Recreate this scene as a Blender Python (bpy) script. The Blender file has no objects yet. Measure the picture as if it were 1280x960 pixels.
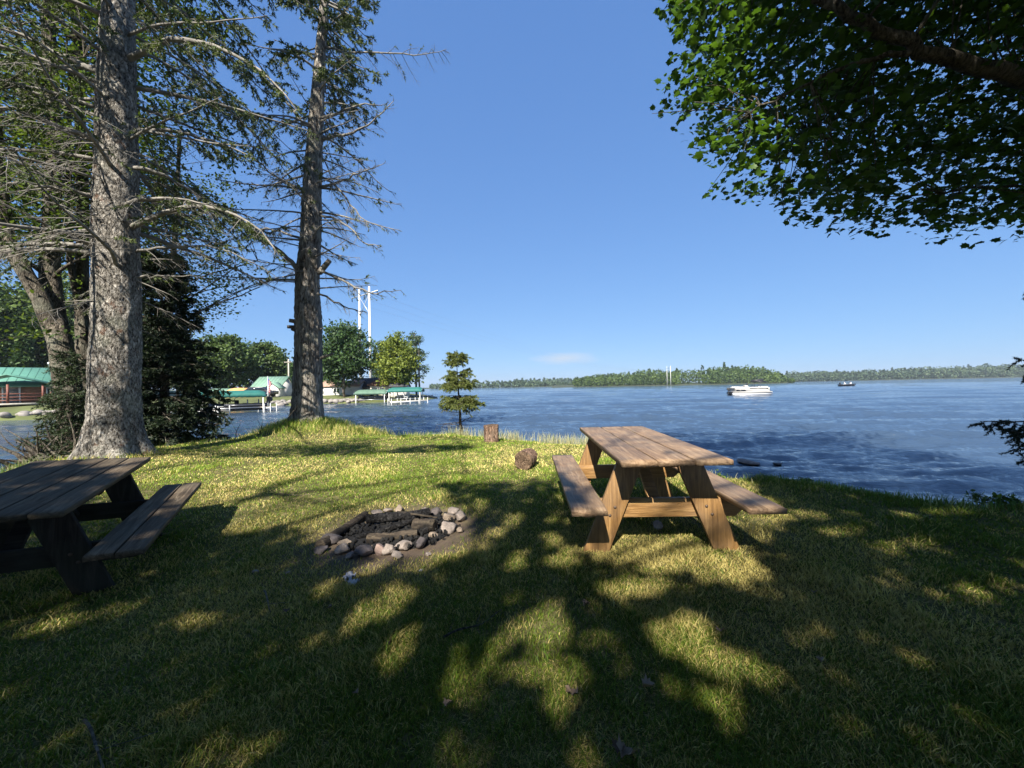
import bpy, math, random
import numpy as np
from mathutils import Matrix, Vector

SC = bpy.context.scene
COL = SC.collection
rng = np.random.default_rng(7)
random.seed(7)
R_ = math.radians

# ------------------------------------------------------------------ camera, sky, sun, exposure
F_PX = 481.0                       # focal length in pixels of the 1280 wide photograph
CAM_Z = 1.25
ROLL, PITCH = R_(1.12), R_(0.3)
cU = np.array([math.sin(ROLL), -math.sin(PITCH) * math.cos(ROLL), math.cos(PITCH) * math.cos(ROLL)])
cF = np.array([0, math.cos(PITCH), math.sin(PITCH)])
cR = np.cross(cF, cU)
cam_d = bpy.data.cameras.new('camera')
cam_d.sensor_width = 36.0
cam_d.lens = 36.0 * F_PX / 1280.0
cam_d.clip_start = 0.05
cam_d.clip_end = 12000
cam = bpy.data.objects.new('camera', cam_d)
COL.objects.link(cam)
cam.matrix_world = Matrix(((cR[0], cU[0], -cF[0], 0), (cR[1], cU[1], -cF[1], 0), (cR[2], cU[2], -cF[2], CAM_Z), (0, 0, 0, 1)))
SC.camera = cam

SUN_EL = R_(42.0)
SUN_DIR = np.array([0.25, 0.97])
SUN_DIR = SUN_DIR / np.linalg.norm(SUN_DIR)
L = np.array([SUN_DIR[0] * math.cos(SUN_EL), SUN_DIR[1] * math.cos(SUN_EL), -math.sin(SUN_EL)])   # light travels this way
world = bpy.data.worlds.new('World')
SC.world = world
world.use_nodes = True
wn = world.node_tree
wn.nodes.clear()
w_out = wn.nodes.new('ShaderNodeOutputWorld')
w_bg = wn.nodes.new('ShaderNodeBackground')
w_sky = wn.nodes.new('ShaderNodeTexSky')
w_sky.sky_type = 'NISHITA'
w_sky.sun_disc = False
w_sky.sun_elevation = SUN_EL
to_sun = -L
w_sky.sun_rotation = math.atan2(to_sun[0], to_sun[1])
w_sky.air_density = 1.0
w_sky.dust_density = 0.15
w_sky.ozone_density = 2.8
w_sky.altitude = 100
w_bg.inputs['Strength'].default_value = 0.10
# one faint wisp of cloud, a patch of the sky near the far shore
w_tc = wn.nodes.new('ShaderNodeTexCoord')
w_map = wn.nodes.new('ShaderNodeMapping')
cdir = np.array([65 / F_PX, 1.0, 33.0 / F_PX])
w_map.inputs['Location'].default_value = (-cdir[0] * 11, 0, -cdir[2] * 60)
w_map.inputs['Scale'].default_value = (11, 0, 60)
w_len = wn.nodes.new('ShaderNodeVectorMath'); w_len.operation = 'LENGTH'
w_noise = wn.nodes.new('ShaderNodeTexNoise'); w_noise.inputs['Scale'].default_value = 26; w_noise.inputs['Detail'].default_value = 6
w_nmap = wn.nodes.new('ShaderNodeMapping'); w_nmap.inputs['Scale'].default_value = (1, 1, 5)
w_add = wn.nodes.new('ShaderNodeMath'); w_add.operation = 'MULTIPLY_ADD'; w_add.inputs[1].default_value = 0.9
w_ramp = wn.nodes.new('ShaderNodeMapRange')
w_ramp.inputs['From Min'].default_value = 1.5; w_ramp.inputs['From Max'].default_value = 0.55
w_ramp.inputs['To Max'].default_value = 0.8
w_mix = wn.nodes.new('ShaderNodeMix'); w_mix.data_type = 'RGBA'
w_mix.inputs[7].default_value = (2.5, 2.85, 3.35, 1)
w_front = wn.nodes.new('ShaderNodeSeparateXYZ')
w_gt = wn.nodes.new('ShaderNodeMath'); w_gt.operation = 'GREATER_THAN'; w_gt.inputs[1].default_value = 0
w_mul = wn.nodes.new('ShaderNodeMath'); w_mul.operation = 'MULTIPLY'
lk = wn.links.new
lk(w_tc.outputs['Generated'], w_map.inputs['Vector'])
lk(w_map.outputs[0], w_len.inputs[0])
lk(w_tc.outputs['Generated'], w_nmap.inputs['Vector'])
lk(w_nmap.outputs[0], w_noise.inputs['Vector'])
lk(w_noise.outputs['Fac'], w_add.inputs[0])
lk(w_len.outputs['Value'], w_add.inputs[2])
lk(w_add.outputs[0], w_ramp.inputs['Value'])
lk(w_tc.outputs['Generated'], w_front.inputs[0])
lk(w_front.outputs['Y'], w_gt.inputs[0])
lk(w_ramp.outputs[0], w_mul.inputs[0]); lk(w_gt.outputs[0], w_mul.inputs[1])
lk(w_mul.outputs[0], w_mix.inputs[0])
# grade of the sky texture, channel by channel, as the phone's tone curve rendered this clear blue
w_sep = wn.nodes.new('ShaderNodeSeparateColor'); w_com = wn.nodes.new('ShaderNodeCombineColor')
lk(w_sky.outputs[0], w_sep.inputs[0])
for k_, (g_, s_) in enumerate(((0.53, 0.55), (0.46, 0.93), (0.34, 1.80))):
    a_ = wn.nodes.new('ShaderNodeMath'); a_.operation = 'POWER'; a_.inputs[1].default_value = g_
    b_ = wn.nodes.new('ShaderNodeMath'); b_.operation = 'MULTIPLY'; b_.inputs[1].default_value = s_
    lk(w_sep.outputs[k_], a_.inputs[0]); lk(a_.outputs[0], b_.inputs[0]); lk(b_.outputs[0], w_com.inputs[k_])
lk(w_com.outputs[0], w_mix.inputs[6])
lk(w_mix.outputs[2], w_bg.inputs['Color'])
lk(w_bg.outputs[0], w_out.inputs[0])

sun_d = bpy.data.lights.new('sun', 'SUN')
sun_d.energy = 4.9
sun_d.angle = R_(0.5)
sun_d.color = (1.0, 0.94, 0.84)
sun = bpy.data.objects.new('sun', sun_d)
COL.objects.link(sun)
sun.rotation_euler = Vector(L).to_track_quat('-Z', 'Y').to_euler()

SC.view_settings.view_transform = 'Standard'
SC.view_settings.look = 'None'
SC.view_settings.exposure = 1.45
SC.view_settings.gamma = 1.0
SC.render.engine = 'CYCLES'
SC.cycles.max_bounces = 6
SC.cycles.diffuse_bounces = 3
SC.cycles.glossy_bounces = 2
SC.cycles.transmission_bounces = 3
SC.cycles.transparent_max_bounces = 6
SC.cycles.use_denoising = True
SC.cycles.sample_clamp_indirect = 4

# ------------------------------------------------------------------ helpers
def V(*a): return np.array(a, float)

def at(px, py, depth):
    """a point in the world that the photo shows at (px, py), depth metres in front of the camera plane"""
    return V(0, 0, CAM_Z) + depth * (cF + cR * (px - 640) / F_PX + cU * (480 - py) / F_PX)

def on_plane(px, py, z=0.0):
    d = cF + cR * (px - 640) / F_PX + cU * (480 - py) / F_PX
    t = (z - CAM_Z) / d[2]
    return V(0, 0, CAM_Z) + d * t

def proj(P):
    d = np.asarray(P) - V(0, 0, CAM_Z)
    z = d @ cF
    z = np.where(np.abs(z) < 1e-6, 1e-6, z)
    return 640 + F_PX * (d @ cR) / z, 480 - F_PX * (d @ cU) / z, z

def smooth(a, b, x):
    t = np.clip((x - a) / (b - a), 0, 1)
    return t * t * (3 - 2 * t)

_tab = np.random.default_rng(3).random((256, 256))
def vnoise(x, y):
    xi = np.floor(x).astype(int); yi = np.floor(y).astype(int)
    fx = x - xi; fy = y - yi
    fx = fx * fx * (3 - 2 * fx); fy = fy * fy * (3 - 2 * fy)
    g = lambda a, b: _tab[a & 255, b & 255]
    return (g(xi, yi) * (1 - fx) + g(xi + 1, yi) * fx) * (1 - fy) + (g(xi, yi + 1) * (1 - fx) + g(xi + 1, yi + 1) * fx) * fy

def fbm(x, y, o=4):
    s = 0; a = 0.5; n = 0
    for i in range(o):
        s = s + a * vnoise(x * 2 ** i + 17.3 * i, y * 2 ** i + 5.1 * i); n += a; a *= 0.5
    return s / n

class MB:
    """collects vertices and faces for ONE mesh object"""
    def __init__(s):
        s.v = []; s.f = []; s.c = []; s.n = 0; s.mi = []
    def add(s, v, faces, col=0.5, mi=0):
        v = np.asarray(v, float).reshape(-1, 3)
        for fa in faces:
            fa = np.asarray(fa, int)
            if fa.ndim == 1: fa = fa[None]
            if len(fa):
                s.f.append(fa + s.n); s.mi.append(np.full(len(fa), mi))
        s.v.append(v)
        c = np.broadcast_to(np.asarray(col, float), (len(v),) if np.ndim(col) < 2 else (len(v), 3))
        if c.ndim == 1: c = np.repeat(c[:, None], 3, 1)
        s.c.append(c)
        s.n += len(v)
    def merge(s, o, M=None):
        for v, c in zip(o.v, o.c):
            s.v.append(v if M is None else v @ M[:3, :3].T + M[:3, 3]); s.c.append(c)
        for fa, m in zip(o.f, o.mi): s.f.append(fa + s.n); s.mi.append(m)
        s.n += o.n
    def box(s, c, d, rot=None, col=0.5, mi=0, bev=0.0):
        c = np.asarray(c, float); d = np.asarray(d, float) / 2
        if bev <= 0:
            q = np.array([[x, y, z] for x in (-1, 1) for y in (-1, 1) for z in (-1, 1)], float) * d
            fs = [[0, 1, 3, 2], [4, 6, 7, 5], [0, 4, 5, 1], [2, 3, 7, 6], [0, 2, 6, 4], [1, 5, 7, 3]]
            if rot is not None: q = q @ np.asarray(rot).T
            s.add(q + c, [fs], col, mi)
        else:
            b = min(bev, d.min() * .9)
            q = []; ids = {}
            for x in (-1, 1):
                for y in (-1, 1):
                    for z in (-1, 1):
                        for k in range(3):
                            p = np.array([x, y, z], float) * d
                            for j in range(3):
                                if j != k: p[j] -= [x, y, z][j] * b
                            ids[(x, y, z, k)] = len(q); q.append(p)
            quads = []; tris = []
            for k in range(3):
                i, j = [a for a in range(3) if a != k]
                for sg in (-1, 1):
                    pts = []
                    for (u, w) in ((-1, -1), (1, -1), (1, 1), (-1, 1)):
                        t = [0, 0, 0]; t[k] = sg; t[i] = u; t[j] = w
                        pts.append(ids[(*t, k)])
                    quads.append(pts if (sg > 0) == (k != 1) else pts[::-1])
            for k in range(3):          # edge strips
                i, j = [a for a in range(3) if a != k]
                for u in (-1, 1):
                    for w in (-1, 1):
                        a = [0, 0, 0]; a[i] = u; a[j] = w
                        a0 = list(a); a0[k] = -1; a1 = list(a); a1[k] = 1
                        quads.append([ids[(*a0, i)], ids[(*a1, i)], ids[(*a1, j)], ids[(*a0, j)]])
            for x in (-1, 1):
                for y in (-1, 1):
                    for z in (-1, 1):
                        tris.append([ids[(x, y, z, 0)], ids[(x, y, z, 1)], ids[(x, y, z, 2)]])
            q = np.array(q)
            if rot is not None: q = q @ np.asarray(rot).T
            s.add(q + c, [quads, tris], col, mi)
    def tube(s, P, r, k=6, col=0.5, mi=0, cap=True):
        P = np.asarray(P, float); n = len(P)
        r = np.broadcast_to(np.asarray(r, float), (n,))
        T = np.gradient(P, axis=0)
        T /= np.linalg.norm(T, axis=1)[:, None] + 1e-9
        m = T.mean(0)
        ref = V(0, 0, 1) if abs(m[2]) < 0.7 * np.linalg.norm(m) + 1e-9 else V(1, 0, 0)
        A = np.cross(T, ref); A /= np.linalg.norm(A, axis=1)[:, None] + 1e-9
        B = np.cross(T, A)
        a = np.arange(k) * 2 * math.pi / k
        q = P[:, None] + r[:, None, None] * (np.cos(a)[None, :, None] * A[:, None] + np.sin(a)[None, :, None] * B[:, None])
        q = q.reshape(-1, 3)
        i = np.arange(n - 1)[:, None] * k; j = np.arange(k)[None]; j2 = (j + 1) % k
        f = np.stack([i + j, i + j2, i + k + j2, i + k + j], -1).reshape(-1, 4)
        fs = [f]
        if cap and k > 2:
            fs.append([list(range(k))[::-1]]); fs.append([[(n - 1) * k + x for x in range(k)]])
        s.add(q, fs, col, mi)
    def lathe(s, prof, c=(0, 0, 0), k=16, col=0.5, mi=0):
        """profile of (radius, z) turned about the z axis"""
        prof = np.asarray(prof, float); n = len(prof)
        a = np.arange(k) * 2 * math.pi / k
        q = np.stack([prof[:, 0][:, None] * np.cos(a), prof[:, 0][:, None] * np.sin(a), np.repeat(prof[:, 1][:, None], k, 1)], -1).reshape(-1, 3) + np.asarray(c)
        i = np.arange(n - 1)[:, None] * k; j = np.arange(k)[None]; j2 = (j + 1) % k
        f = np.stack([i + j, i + j2, i + k + j2, i + k + j], -1).reshape(-1, 4)
        s.add(q, [f, [list(range(k))[::-1]], [[(n - 1) * k + x for x in range(k)]]], col, mi)
    def prism(s, poly, t, M, col=0.5, mi=0):
        """polygon in local xz, thickness t along local y, placed by 4x4 M"""
        poly = np.asarray(poly, float); n = len(poly)
        q = np.concatenate([np.stack([poly[:, 0], np.full(n, -t / 2), poly[:, 1]], -1), np.stack([poly[:, 0], np.full(n, t / 2), poly[:, 1]], -1)])
        q = q @ M[:3, :3].T + M[:3, 3]
        fs = [[list(range(n))], [list(range(n, 2 * n))[::-1]], [[(i + 1) % n, i, n + i, n + (i + 1) % n] for i in range(n)]]
        s.add(q, fs, col, mi)
    def build(s, name, mats, parent=None, loc=None, smooth_sh=False):
        v = np.concatenate(s.v) if s.v else np.zeros((0, 3))
        if loc is not None: v = v - np.asarray(loc)
        me = bpy.data.meshes.new(name)
        me.vertices.add(len(v)); me.vertices.foreach_set('co', v.astype(np.float32).ravel())
        loops = np.concatenate([f.ravel() for f in s.f])
        tot = np.concatenate([np.full(len(f), f.shape[1]) for f in s.f])
        st = np.concatenate([[0], np.cumsum(tot)[:-1]])
        me.loops.add(len(loops)); me.loops.foreach_set('vertex_index', loops.astype(np.int32))
        me.polygons.add(len(tot)); me.polygons.foreach_set('loop_start', st.astype(np.int32))
        try: me.polygons.foreach_set('loop_total', tot.astype(np.int32))
        except Exception: pass
        me.polygons.foreach_set('material_index', np.concatenate(s.mi).astype(np.int32))
        if smooth_sh: me.polygons.foreach_set('use_smooth', np.ones(len(tot), bool))
        ca = me.color_attributes.new('Col', 'FLOAT_COLOR', 'POINT')
        c = np.concatenate(s.c); c4 = np.concatenate([c, np.ones((len(c), 1))], 1)
        ca.data.foreach_set('color', c4.astype(np.float32).ravel())
        me.update(calc_edges=True)
        me.validate()
        if not isinstance(mats, (list, tuple)): mats = [mats]
        for m in mats: me.materials.append(m)
        o = bpy.data.objects.new(name, me)
        COL.objects.link(o)
        if loc is not None and parent is None: o.location = loc      # a part shares its thing's own origin
        if parent is not None: o.parent = parent
        return o

def tag(o, label=None, cat=None, group=None, kind=None):
    if label: o['label'] = label
    if cat: o['category'] = cat
    if group: o['group'] = group
    if kind: o['kind'] = kind
    return o

def empty(name, loc=(0, 0, 0), label=None, cat=None, group=None, rz=0.0):
    o = bpy.data.objects.new(name, None)
    o.empty_display_size = 0.2
    COL.objects.link(o)
    o.location = loc; o.rotation_euler = (0, 0, rz)
    return tag(o, label, cat, group)

def copy_tree(o, parent=None):
    c = o.copy(); COL.objects.link(c)
    if parent is not None: c.parent = parent
    for ch in list(o.children):
        copy_tree(ch, c)
    return c

def Mtx(loc=(0, 0, 0), e=(0, 0, 0)):
    from mathutils import Euler
    M = Euler(e).to_matrix().to_4x4(); M.translation = loc
    return np.array(M)

# ------------------------------------------------------------------ materials
def newmat(name):
    m = bpy.data.materials.new(name); m.use_nodes = True
    nt = m.node_tree; nt.nodes.clear()
    out = nt.nodes.new('ShaderNodeOutputMaterial')
    return m, nt, out

def ramp(nt, stops, interp='LINEAR'):
    r = nt.nodes.new('ShaderNodeValToRGB')
    e = r.color_ramp.elements
    r.color_ramp.interpolation = interp
    while len(e) < len(stops): e.new(0.5)
    for x, (p, c) in zip(e, stops):
        x.position = p; x.color = (*c, 1) if len(c) == 3 else c
    return r

def noise(nt, scale, detail=4, vec=None, rough=0.55, dist=0.0):
    n = nt.nodes.new('ShaderNodeTexNoise')
    n.inputs['Scale'].default_value = scale; n.inputs['Detail'].default_value = detail
    n.inputs['Roughness'].default_value = rough; n.inputs['Distortion'].default_value = dist
    if vec is not None: nt.links.new(vec, n.inputs['Vector'])
    return n

def coords(nt, scale=(1, 1, 1), kind='Object'):
    tc = nt.nodes.new('ShaderNodeTexCoord'); mp = nt.nodes.new('ShaderNodeMapping')
    mp.inputs['Scale'].default_value = scale
    nt.links.new(tc.outputs[kind], mp.inputs['Vector'])
    return mp.outputs[0]

def mixc(nt, fac, a, b, mode='MIX'):
    m = nt.nodes.new('ShaderNodeMix'); m.data_type = 'RGBA'; m.blend_type = mode
    for sock, val in ((m.inputs[0], fac), (m.inputs[6], a), (m.inputs[7], b)):
        if hasattr(val, 'is_output'): nt.links.new(val, sock)
        elif np.ndim(val): sock.default_value = (*val, 1) if len(val) == 3 else val
        else: sock.default_value = val
    return m.outputs[2]

def bump(nt, h, strength=0.5, dist=0.02, normal=None):
    b = nt.nodes.new('ShaderNodeBump'); b.inputs['Strength'].default_value = strength
    b.inputs['Distance'].default_value = dist
    nt.links.new(h, b.inputs['Height'])
    if normal is not None: nt.links.new(normal, b.inputs['Normal'])
    return b.outputs[0]

def princ(nt, out, col, rough=0.7, normal=None, metal=0.0, spec=0.5):
    p = nt.nodes.new('ShaderNodeBsdfPrincipled')
    if hasattr(col, 'is_output'): nt.links.new(col, p.inputs['Base Color'])
    else: p.inputs['Base Color'].default_value = (*col, 1)
    if hasattr(rough, 'is_output'): nt.links.new(rough, p.inputs['Roughness'])
    else: p.inputs['Roughness'].default_value = rough
    p.inputs['Metallic'].default_value = metal
    p.inputs['Specular IOR Level'].default_value = spec
    if normal is not None: nt.links.new(normal, p.inputs['Normal'])
    if out is not None: nt.links.new(p.outputs[0], out.inputs[0])
    return p

def m_plain(name, col, rough=0.6, var=0.25, scale=3.0, bmp=0.15, metal=0.0, bscale=30.0, spec=0.4):
    """painted or natural surface with uneven tone, faint grime and a little relief"""
    m, nt, out = newmat(name)
    vc = coords(nt)
    n1 = noise(nt, scale, 6, vc); n2 = noise(nt, bscale, 5, vc)
    c = np.array(col)
    r = ramp(nt, [(0.3, tuple(c * (1 - var))), (0.7, tuple(np.minimum(c * (1 + var * .5), .95)))])
    nt.links.new(n1.outputs['Fac'], r.inputs[0])
    rr = nt.nodes.new('ShaderNodeMapRange'); rr.inputs['To Min'].default_value = rough * .8; rr.inputs['To Max'].default_value = min(1, rough * 1.25)
    nt.links.new(n2.outputs['Fac'], rr.inputs[0])
    princ(nt, out, r.outputs[0], rr.outputs[0], bump(nt, n2.outputs['Fac'], bmp, 0.01), metal, spec)
    return m

def m_leaf(name, dark, light, trans=0.35, rough=0.5, spec=0.3, tcol=None):
    """leaves: tone per leaf from the mesh attribute, thin and translucent"""
    m, nt, out = newmat(name)
    at_ = nt.nodes.new('ShaderNodeAttribute'); at_.attribute_name = 'Col'
    r = ramp(nt, [(0.0, dark), (1.0, light)])
    nt.links.new(at_.outputs['Fac'], r.inputs[0])
    p = princ(nt, None, r.outputs[0], rough, None, 0, spec)
    t = nt.nodes.new('ShaderNodeBsdfTranslucent')
    tc_ = mixc(nt, 1.0, r.outputs[0], tcol or (1.5, 1.5, 0.6), 'MULTIPLY')
    nt.links.new(tc_, t.inputs[0])
    mx = nt.nodes.new('ShaderNodeMixShader'); mx.inputs[0].default_value = trans
    nt.links.new(p.outputs[0], mx.inputs[1]); nt.links.new(t.outputs[0], mx.inputs[2])
    nt.links.new(mx.outputs[0], out.inputs[0])
    return m

def m_bark(name, dark, mid, light, scale=22, stretch=0.45, bstr=1.0, bdist=0.03, lichen=0.3, scar=None):
    m, nt, out = newmat(name)
    vc = coords(nt, (1, 1, stretch))
    dn = noise(nt, scale * .35, 4, vc)
    vv = nt.nodes.new('ShaderNodeMixRGB'); vv.blend_type = 'ADD'; vv.inputs[0].default_value = 0.16
    nt.links.new(vc, vv.inputs[1]); nt.links.new(dn.outputs['Color'], vv.inputs[2])
    vo = nt.nodes.new('ShaderNodeTexVoronoi'); vo.feature = 'DISTANCE_TO_EDGE'; vo.inputs['Scale'].default_value = scale
    nt.links.new(vv.outputs[0], vo.inputs['Vector'])
    vo2 = nt.nodes.new('ShaderNodeTexVoronoi'); vo2.inputs['Scale'].default_value = scale
    nt.links.new(vv.outputs[0], vo2.inputs['Vector'])
    n1 = noise(nt, scale * 2.2, 8, vc, 0.65)
    n2 = noise(nt, 2.2, 4, coords(nt))
    r = ramp(nt, [(0.0, dark), (0.10, dark), (0.3, mid), (0.8, light)])
    h = nt.nodes.new('ShaderNodeMath'); h.operation = 'MULTIPLY_ADD'; h.inputs[1].default_value = 1.0
    nt.links.new(vo.outputs['Distance'], h.inputs[0]); 
    n1m = nt.nodes.new('ShaderNodeMath'); n1m.operation = 'MULTIPLY_ADD'; n1m.inputs[1].default_value = 2.2; n1m.inputs[2].default_value = -0.82
    nt.links.new(n1.outputs['Fac'], n1m.inputs[0]); nt.links.new(n1m.outputs[0], h.inputs[2])
    nt.links.new(h.outputs[0], r.inputs[0])
    sv = nt.nodes.new('ShaderNodeSeparateColor'); nt.links.new(vo2.outputs['Color'], sv.inputs[0])
    pv = nt.nodes.new('ShaderNodeMapRange'); pv.inputs['To Min'].default_value = 0.55; pv.inputs['To Max'].default_value = 1.25
    nt.links.new(sv.outputs[0], pv.inputs[0])
    c = mixc(nt, 1.0, r.outputs[0], pv.outputs[0], 'MULTIPLY')
    big = noise(nt, scale * .22, 5, vc, 0.6); bm_ = nt.nodes.new('ShaderNodeMapRange')
    bm_.inputs['From Min'].default_value = .3; bm_.inputs['From Max'].default_value = .7; bm_.inputs['To Min'].default_value = 0.5; bm_.inputs['To Max'].default_value = 1.3
    nt.links.new(big.outputs['Fac'], bm_.inputs[0]); c = mixc(nt, 1.0, c, bm_.outputs[0], 'MULTIPLY')
    lm = ramp(nt, [(0.52, (0, 0, 0)), (0.66, (1, 1, 1))]); nt.links.new(n2.outputs['Fac'], lm.inputs[0])
    lf = nt.nodes.new('ShaderNodeMath'); lf.operation = 'MULTIPLY'; lf.inputs[1].default_value = lichen
    nt.links.new(lm.outputs[0], lf.inputs[0])
    c = mixc(nt, lf.outputs[0], c, (0.30, 0.31, 0.24))
    if scar is not None:
        n3 = noise(nt, 5.0, 3, coords(nt, (1, 1, .8)))
        sm = ramp(nt, [(0.62, (0, 0, 0)), (0.70, (1, 1, 1))]); nt.links.new(n3.outputs['Fac'], sm.inputs[0])
        sf = nt.nodes.new('ShaderNodeMath'); sf.operation = 'MULTIPLY'; sf.inputs[1].default_value = 0.7
        nt.links.new(sm.outputs[0], sf.inputs[0])
        c = mixc(nt, sf.outputs[0], c, scar)
    b = bump(nt, h.outputs[0], bstr, bdist)
    princ(nt, out, c, 0.9, b, 0, 0.2)
    return m

def m_wood(name, base, dark, light, axis='y', scale=1.0, rough=0.6, spec=0.4, wear=(0.3, 0.28, 0.25), wearf=0.5):
    """stained timber: grain along one axis, per-board tone from the mesh, weathered patches"""
    m, nt, out = newmat(name)
    st = {'x': (0.08, 1, 1), 'y': (1, 0.08, 1), 'z': (1, 1, 0.08)}[axis]
    st = tuple(a * scale for a in st)
    at_ = nt.nodes.new('ShaderNodeAttribute'); at_.attribute_name = 'Col'
    vc = coords(nt, st)
    sh = nt.nodes.new('ShaderNodeVectorMath'); sh.operation = 'MULTIPLY_ADD'
    sh.inputs[1].default_value = (13, 13, 13)
    nt.links.new(at_.outputs['Color'], sh.inputs[0]); nt.links.new(vc, sh.inputs[2])
    g1 = noise(nt, 26, 8, sh.outputs[0], 0.65, 1.2)
    g2 = noise(nt, 110, 4, sh.outputs[0], 0.7)
    n2 = noise(nt, 3.0, 5, coords(nt))
    r = ramp(nt, [(0.28, dark), (0.5, base), (0.72, light)])
    nt.links.new(g1.outputs['Fac'], r.inputs[0])
    c = mixc(nt, 0.35, r.outputs[0], g2.outputs['Fac'], 'OVERLAY')
    bt = nt.nodes.new('ShaderNodeMapRange'); bt.inputs['To Min'].default_value = 0.7; bt.inputs['To Max'].default_value = 1.2
    nt.links.new(at_.outputs['Fac'], bt.inputs[0])
    c = mixc(nt, 1.0, c, bt.outputs[0], 'MULTIPLY')
    wm = ramp(nt, [(0.42, (0, 0, 0)), (0.62, (1, 1, 1))]); nt.links.new(n2.outputs['Fac'], wm.inputs[0])
    wf = nt.nodes.new('ShaderNodeMath'); wf.operation = 'MULTIPLY'; wf.inputs[1].default_value = wearf
    nt.links.new(wm.outputs[0], wf.inputs[0])
    c = mixc(nt, wf.outputs[0], c, wear)
    hh = nt.nodes.new('ShaderNodeMath'); hh.operation = 'ADD'
    nt.links.new(g1.outputs['Fac'], hh.inputs[0]); nt.links.new(g2.outputs['Fac'], hh.inputs[1])
    princ(nt, out, c, rough, bump(nt, hh.outputs[0], 0.8, 0.006), 0, spec)
    return m

M = {}
M['spruce_bark'] = m_bark('spruce_bark', (0.045, 0.035, 0.028), (0.25, 0.225, 0.19), (0.58, 0.54, 0.48), 17, 0.5, 1.0, 0.05, 0.35, (0.17, 0.09, 0.055))
M['old_bark'] = m_bark('old_bark', (0.05, 0.04, 0.032), (0.25, 0.22, 0.185), (0.50, 0.46, 0.40), 13, 0.2, 1.0, 0.06, 0.4, (0.09, 0.06, 0.045))
M['twig_bark'] = m_plain('lichened_twig_bark', (0.20, 0.185, 0.16), 0.9, 0.5, 6, 0.4)
M['dark_bark'] = m_bark('dark_bark', (0.03, 0.024, 0.018), (0.10, 0.085, 0.065), (0.22, 0.19, 0.15), 20, 0.3, 0.9, 0.03, 0.35)
M['maple_bark'] = m_bark('maple_bark', (0.02, 0.016, 0.012), (0.07, 0.06, 0.045), (0.16, 0.14, 0.11), 24, 0.3, 0.8, 0.02, 0.2)
M['far_bark'] = m_plain('far_bark', (0.14, 0.11, 0.085), 0.9, 0.3, 2)
M['needle'] = m_leaf('spruce_needles', (0.022, 0.045, 0.018), (0.12, 0.15, 0.04), 0.2, 0.6)
M['young_needle'] = m_leaf('young_needles', (0.03, 0.06, 0.018), (0.17, 0.19, 0.045), 0.2, 0.6)
M['hemlock'] = m_leaf('hemlock_needles', (0.006, 0.014, 0.007), (0.04, 0.065, 0.022), 0.15, 0.6)
M['maple_leaf'] = m_leaf('maple_leaves', (0.013, 0.034, 0.007), (0.075, 0.145, 0.022), 0.45, 0.45)
M['leafy'] = m_leaf('birch_leaves', (0.028, 0.055, 0.016), (0.12, 0.17, 0.035), 0.35, 0.5)
M['far_green'] = m_leaf('far_green_leaves', (0.018, 0.042, 0.012), (0.10, 0.15, 0.035), 0.25, 0.6)
M['far_dark'] = m_leaf('far_dark_leaves', (0.012, 0.032, 0.012), (0.065, 0.115, 0.03), 0.25, 0.6)
M['far_yellow'] = m_leaf('far_yellow_leaves', (0.055, 0.085, 0.014), (0.20, 0.235, 0.035), 0.3, 0.6)
M['far_pine'] = m_leaf('far_pine_needles', (0.02, 0.045, 0.025), (0.09, 0.13, 0.06), 0.2, 0.6)
M['red_wood'] = m_wood('stained_wood', (0.235, 0.15, 0.085), (0.09, 0.055, 0.034), (0.38, 0.275, 0.17), 'y', 1, 0.55, .3, wear=(0.10, 0.078, 0.06), wearf=0.6)
M['red_wood_x'] = m_wood('stained_beam_wood', (0.24, 0.13, 0.045), (0.12, 0.062, 0.022), (0.38, 0.225, 0.085), 'x', 1, 0.5, .3, wearf=0.1)
M['red_wood_z'] = m_wood('stained_leg_wood', (0.22, 0.12, 0.042), (0.10, 0.052, 0.02), (0.37, 0.22, 0.085), 'z', 1, 0.5, .3, wearf=0.1)
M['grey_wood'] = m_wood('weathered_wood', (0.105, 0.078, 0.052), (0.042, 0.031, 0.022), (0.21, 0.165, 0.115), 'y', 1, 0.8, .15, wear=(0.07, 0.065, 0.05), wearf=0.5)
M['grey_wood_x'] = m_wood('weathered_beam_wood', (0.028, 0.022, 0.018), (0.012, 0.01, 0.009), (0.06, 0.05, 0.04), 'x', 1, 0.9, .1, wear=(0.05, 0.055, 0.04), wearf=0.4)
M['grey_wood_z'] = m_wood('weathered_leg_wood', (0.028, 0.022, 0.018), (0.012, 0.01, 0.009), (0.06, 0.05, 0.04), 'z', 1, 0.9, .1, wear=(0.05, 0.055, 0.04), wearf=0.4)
M['char'] = m_bark('charred_wood', (0.004, 0.004, 0.004), (0.012, 0.011, 0.011), (0.05, 0.048, 0.046), 26, 0.8, 1.0, 0.02, 0.0)
M['half_char'] = m_wood('scorched_wood', (0.06, 0.047, 0.035), (0.008, 0.007, 0.006), (0.19, 0.15, 0.10), 'x', 1, 0.9, .1, wear=(0.008, 0.008, 0.008), wearf=0.9)
M['ash'] = m_plain('wet_ash', (0.006, 0.0055, 0.005), 0.98, 0.6, 12, 1.0, bscale=70)
M['log_bark'] = m_bark('log_bark', (0.06, 0.035, 0.022), (0.20, 0.12, 0.08), (0.36, 0.24, 0.17), 24, 0.3, 1.0, 0.02, 0.1)
M['log_end'] = m_bark('log_end_grain', (0.05, 0.03, 0.018), (0.19, 0.12, 0.075), (0.38, 0.27, 0.18), 34, 1.0, 1.0, 0.03, 0.0)
M['bolt_steel'] = m_plain('rusty_bolt', (0.10, 0.07, 0.05), 0.6, 0.3, 8, 0.1, 0.5)
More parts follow.
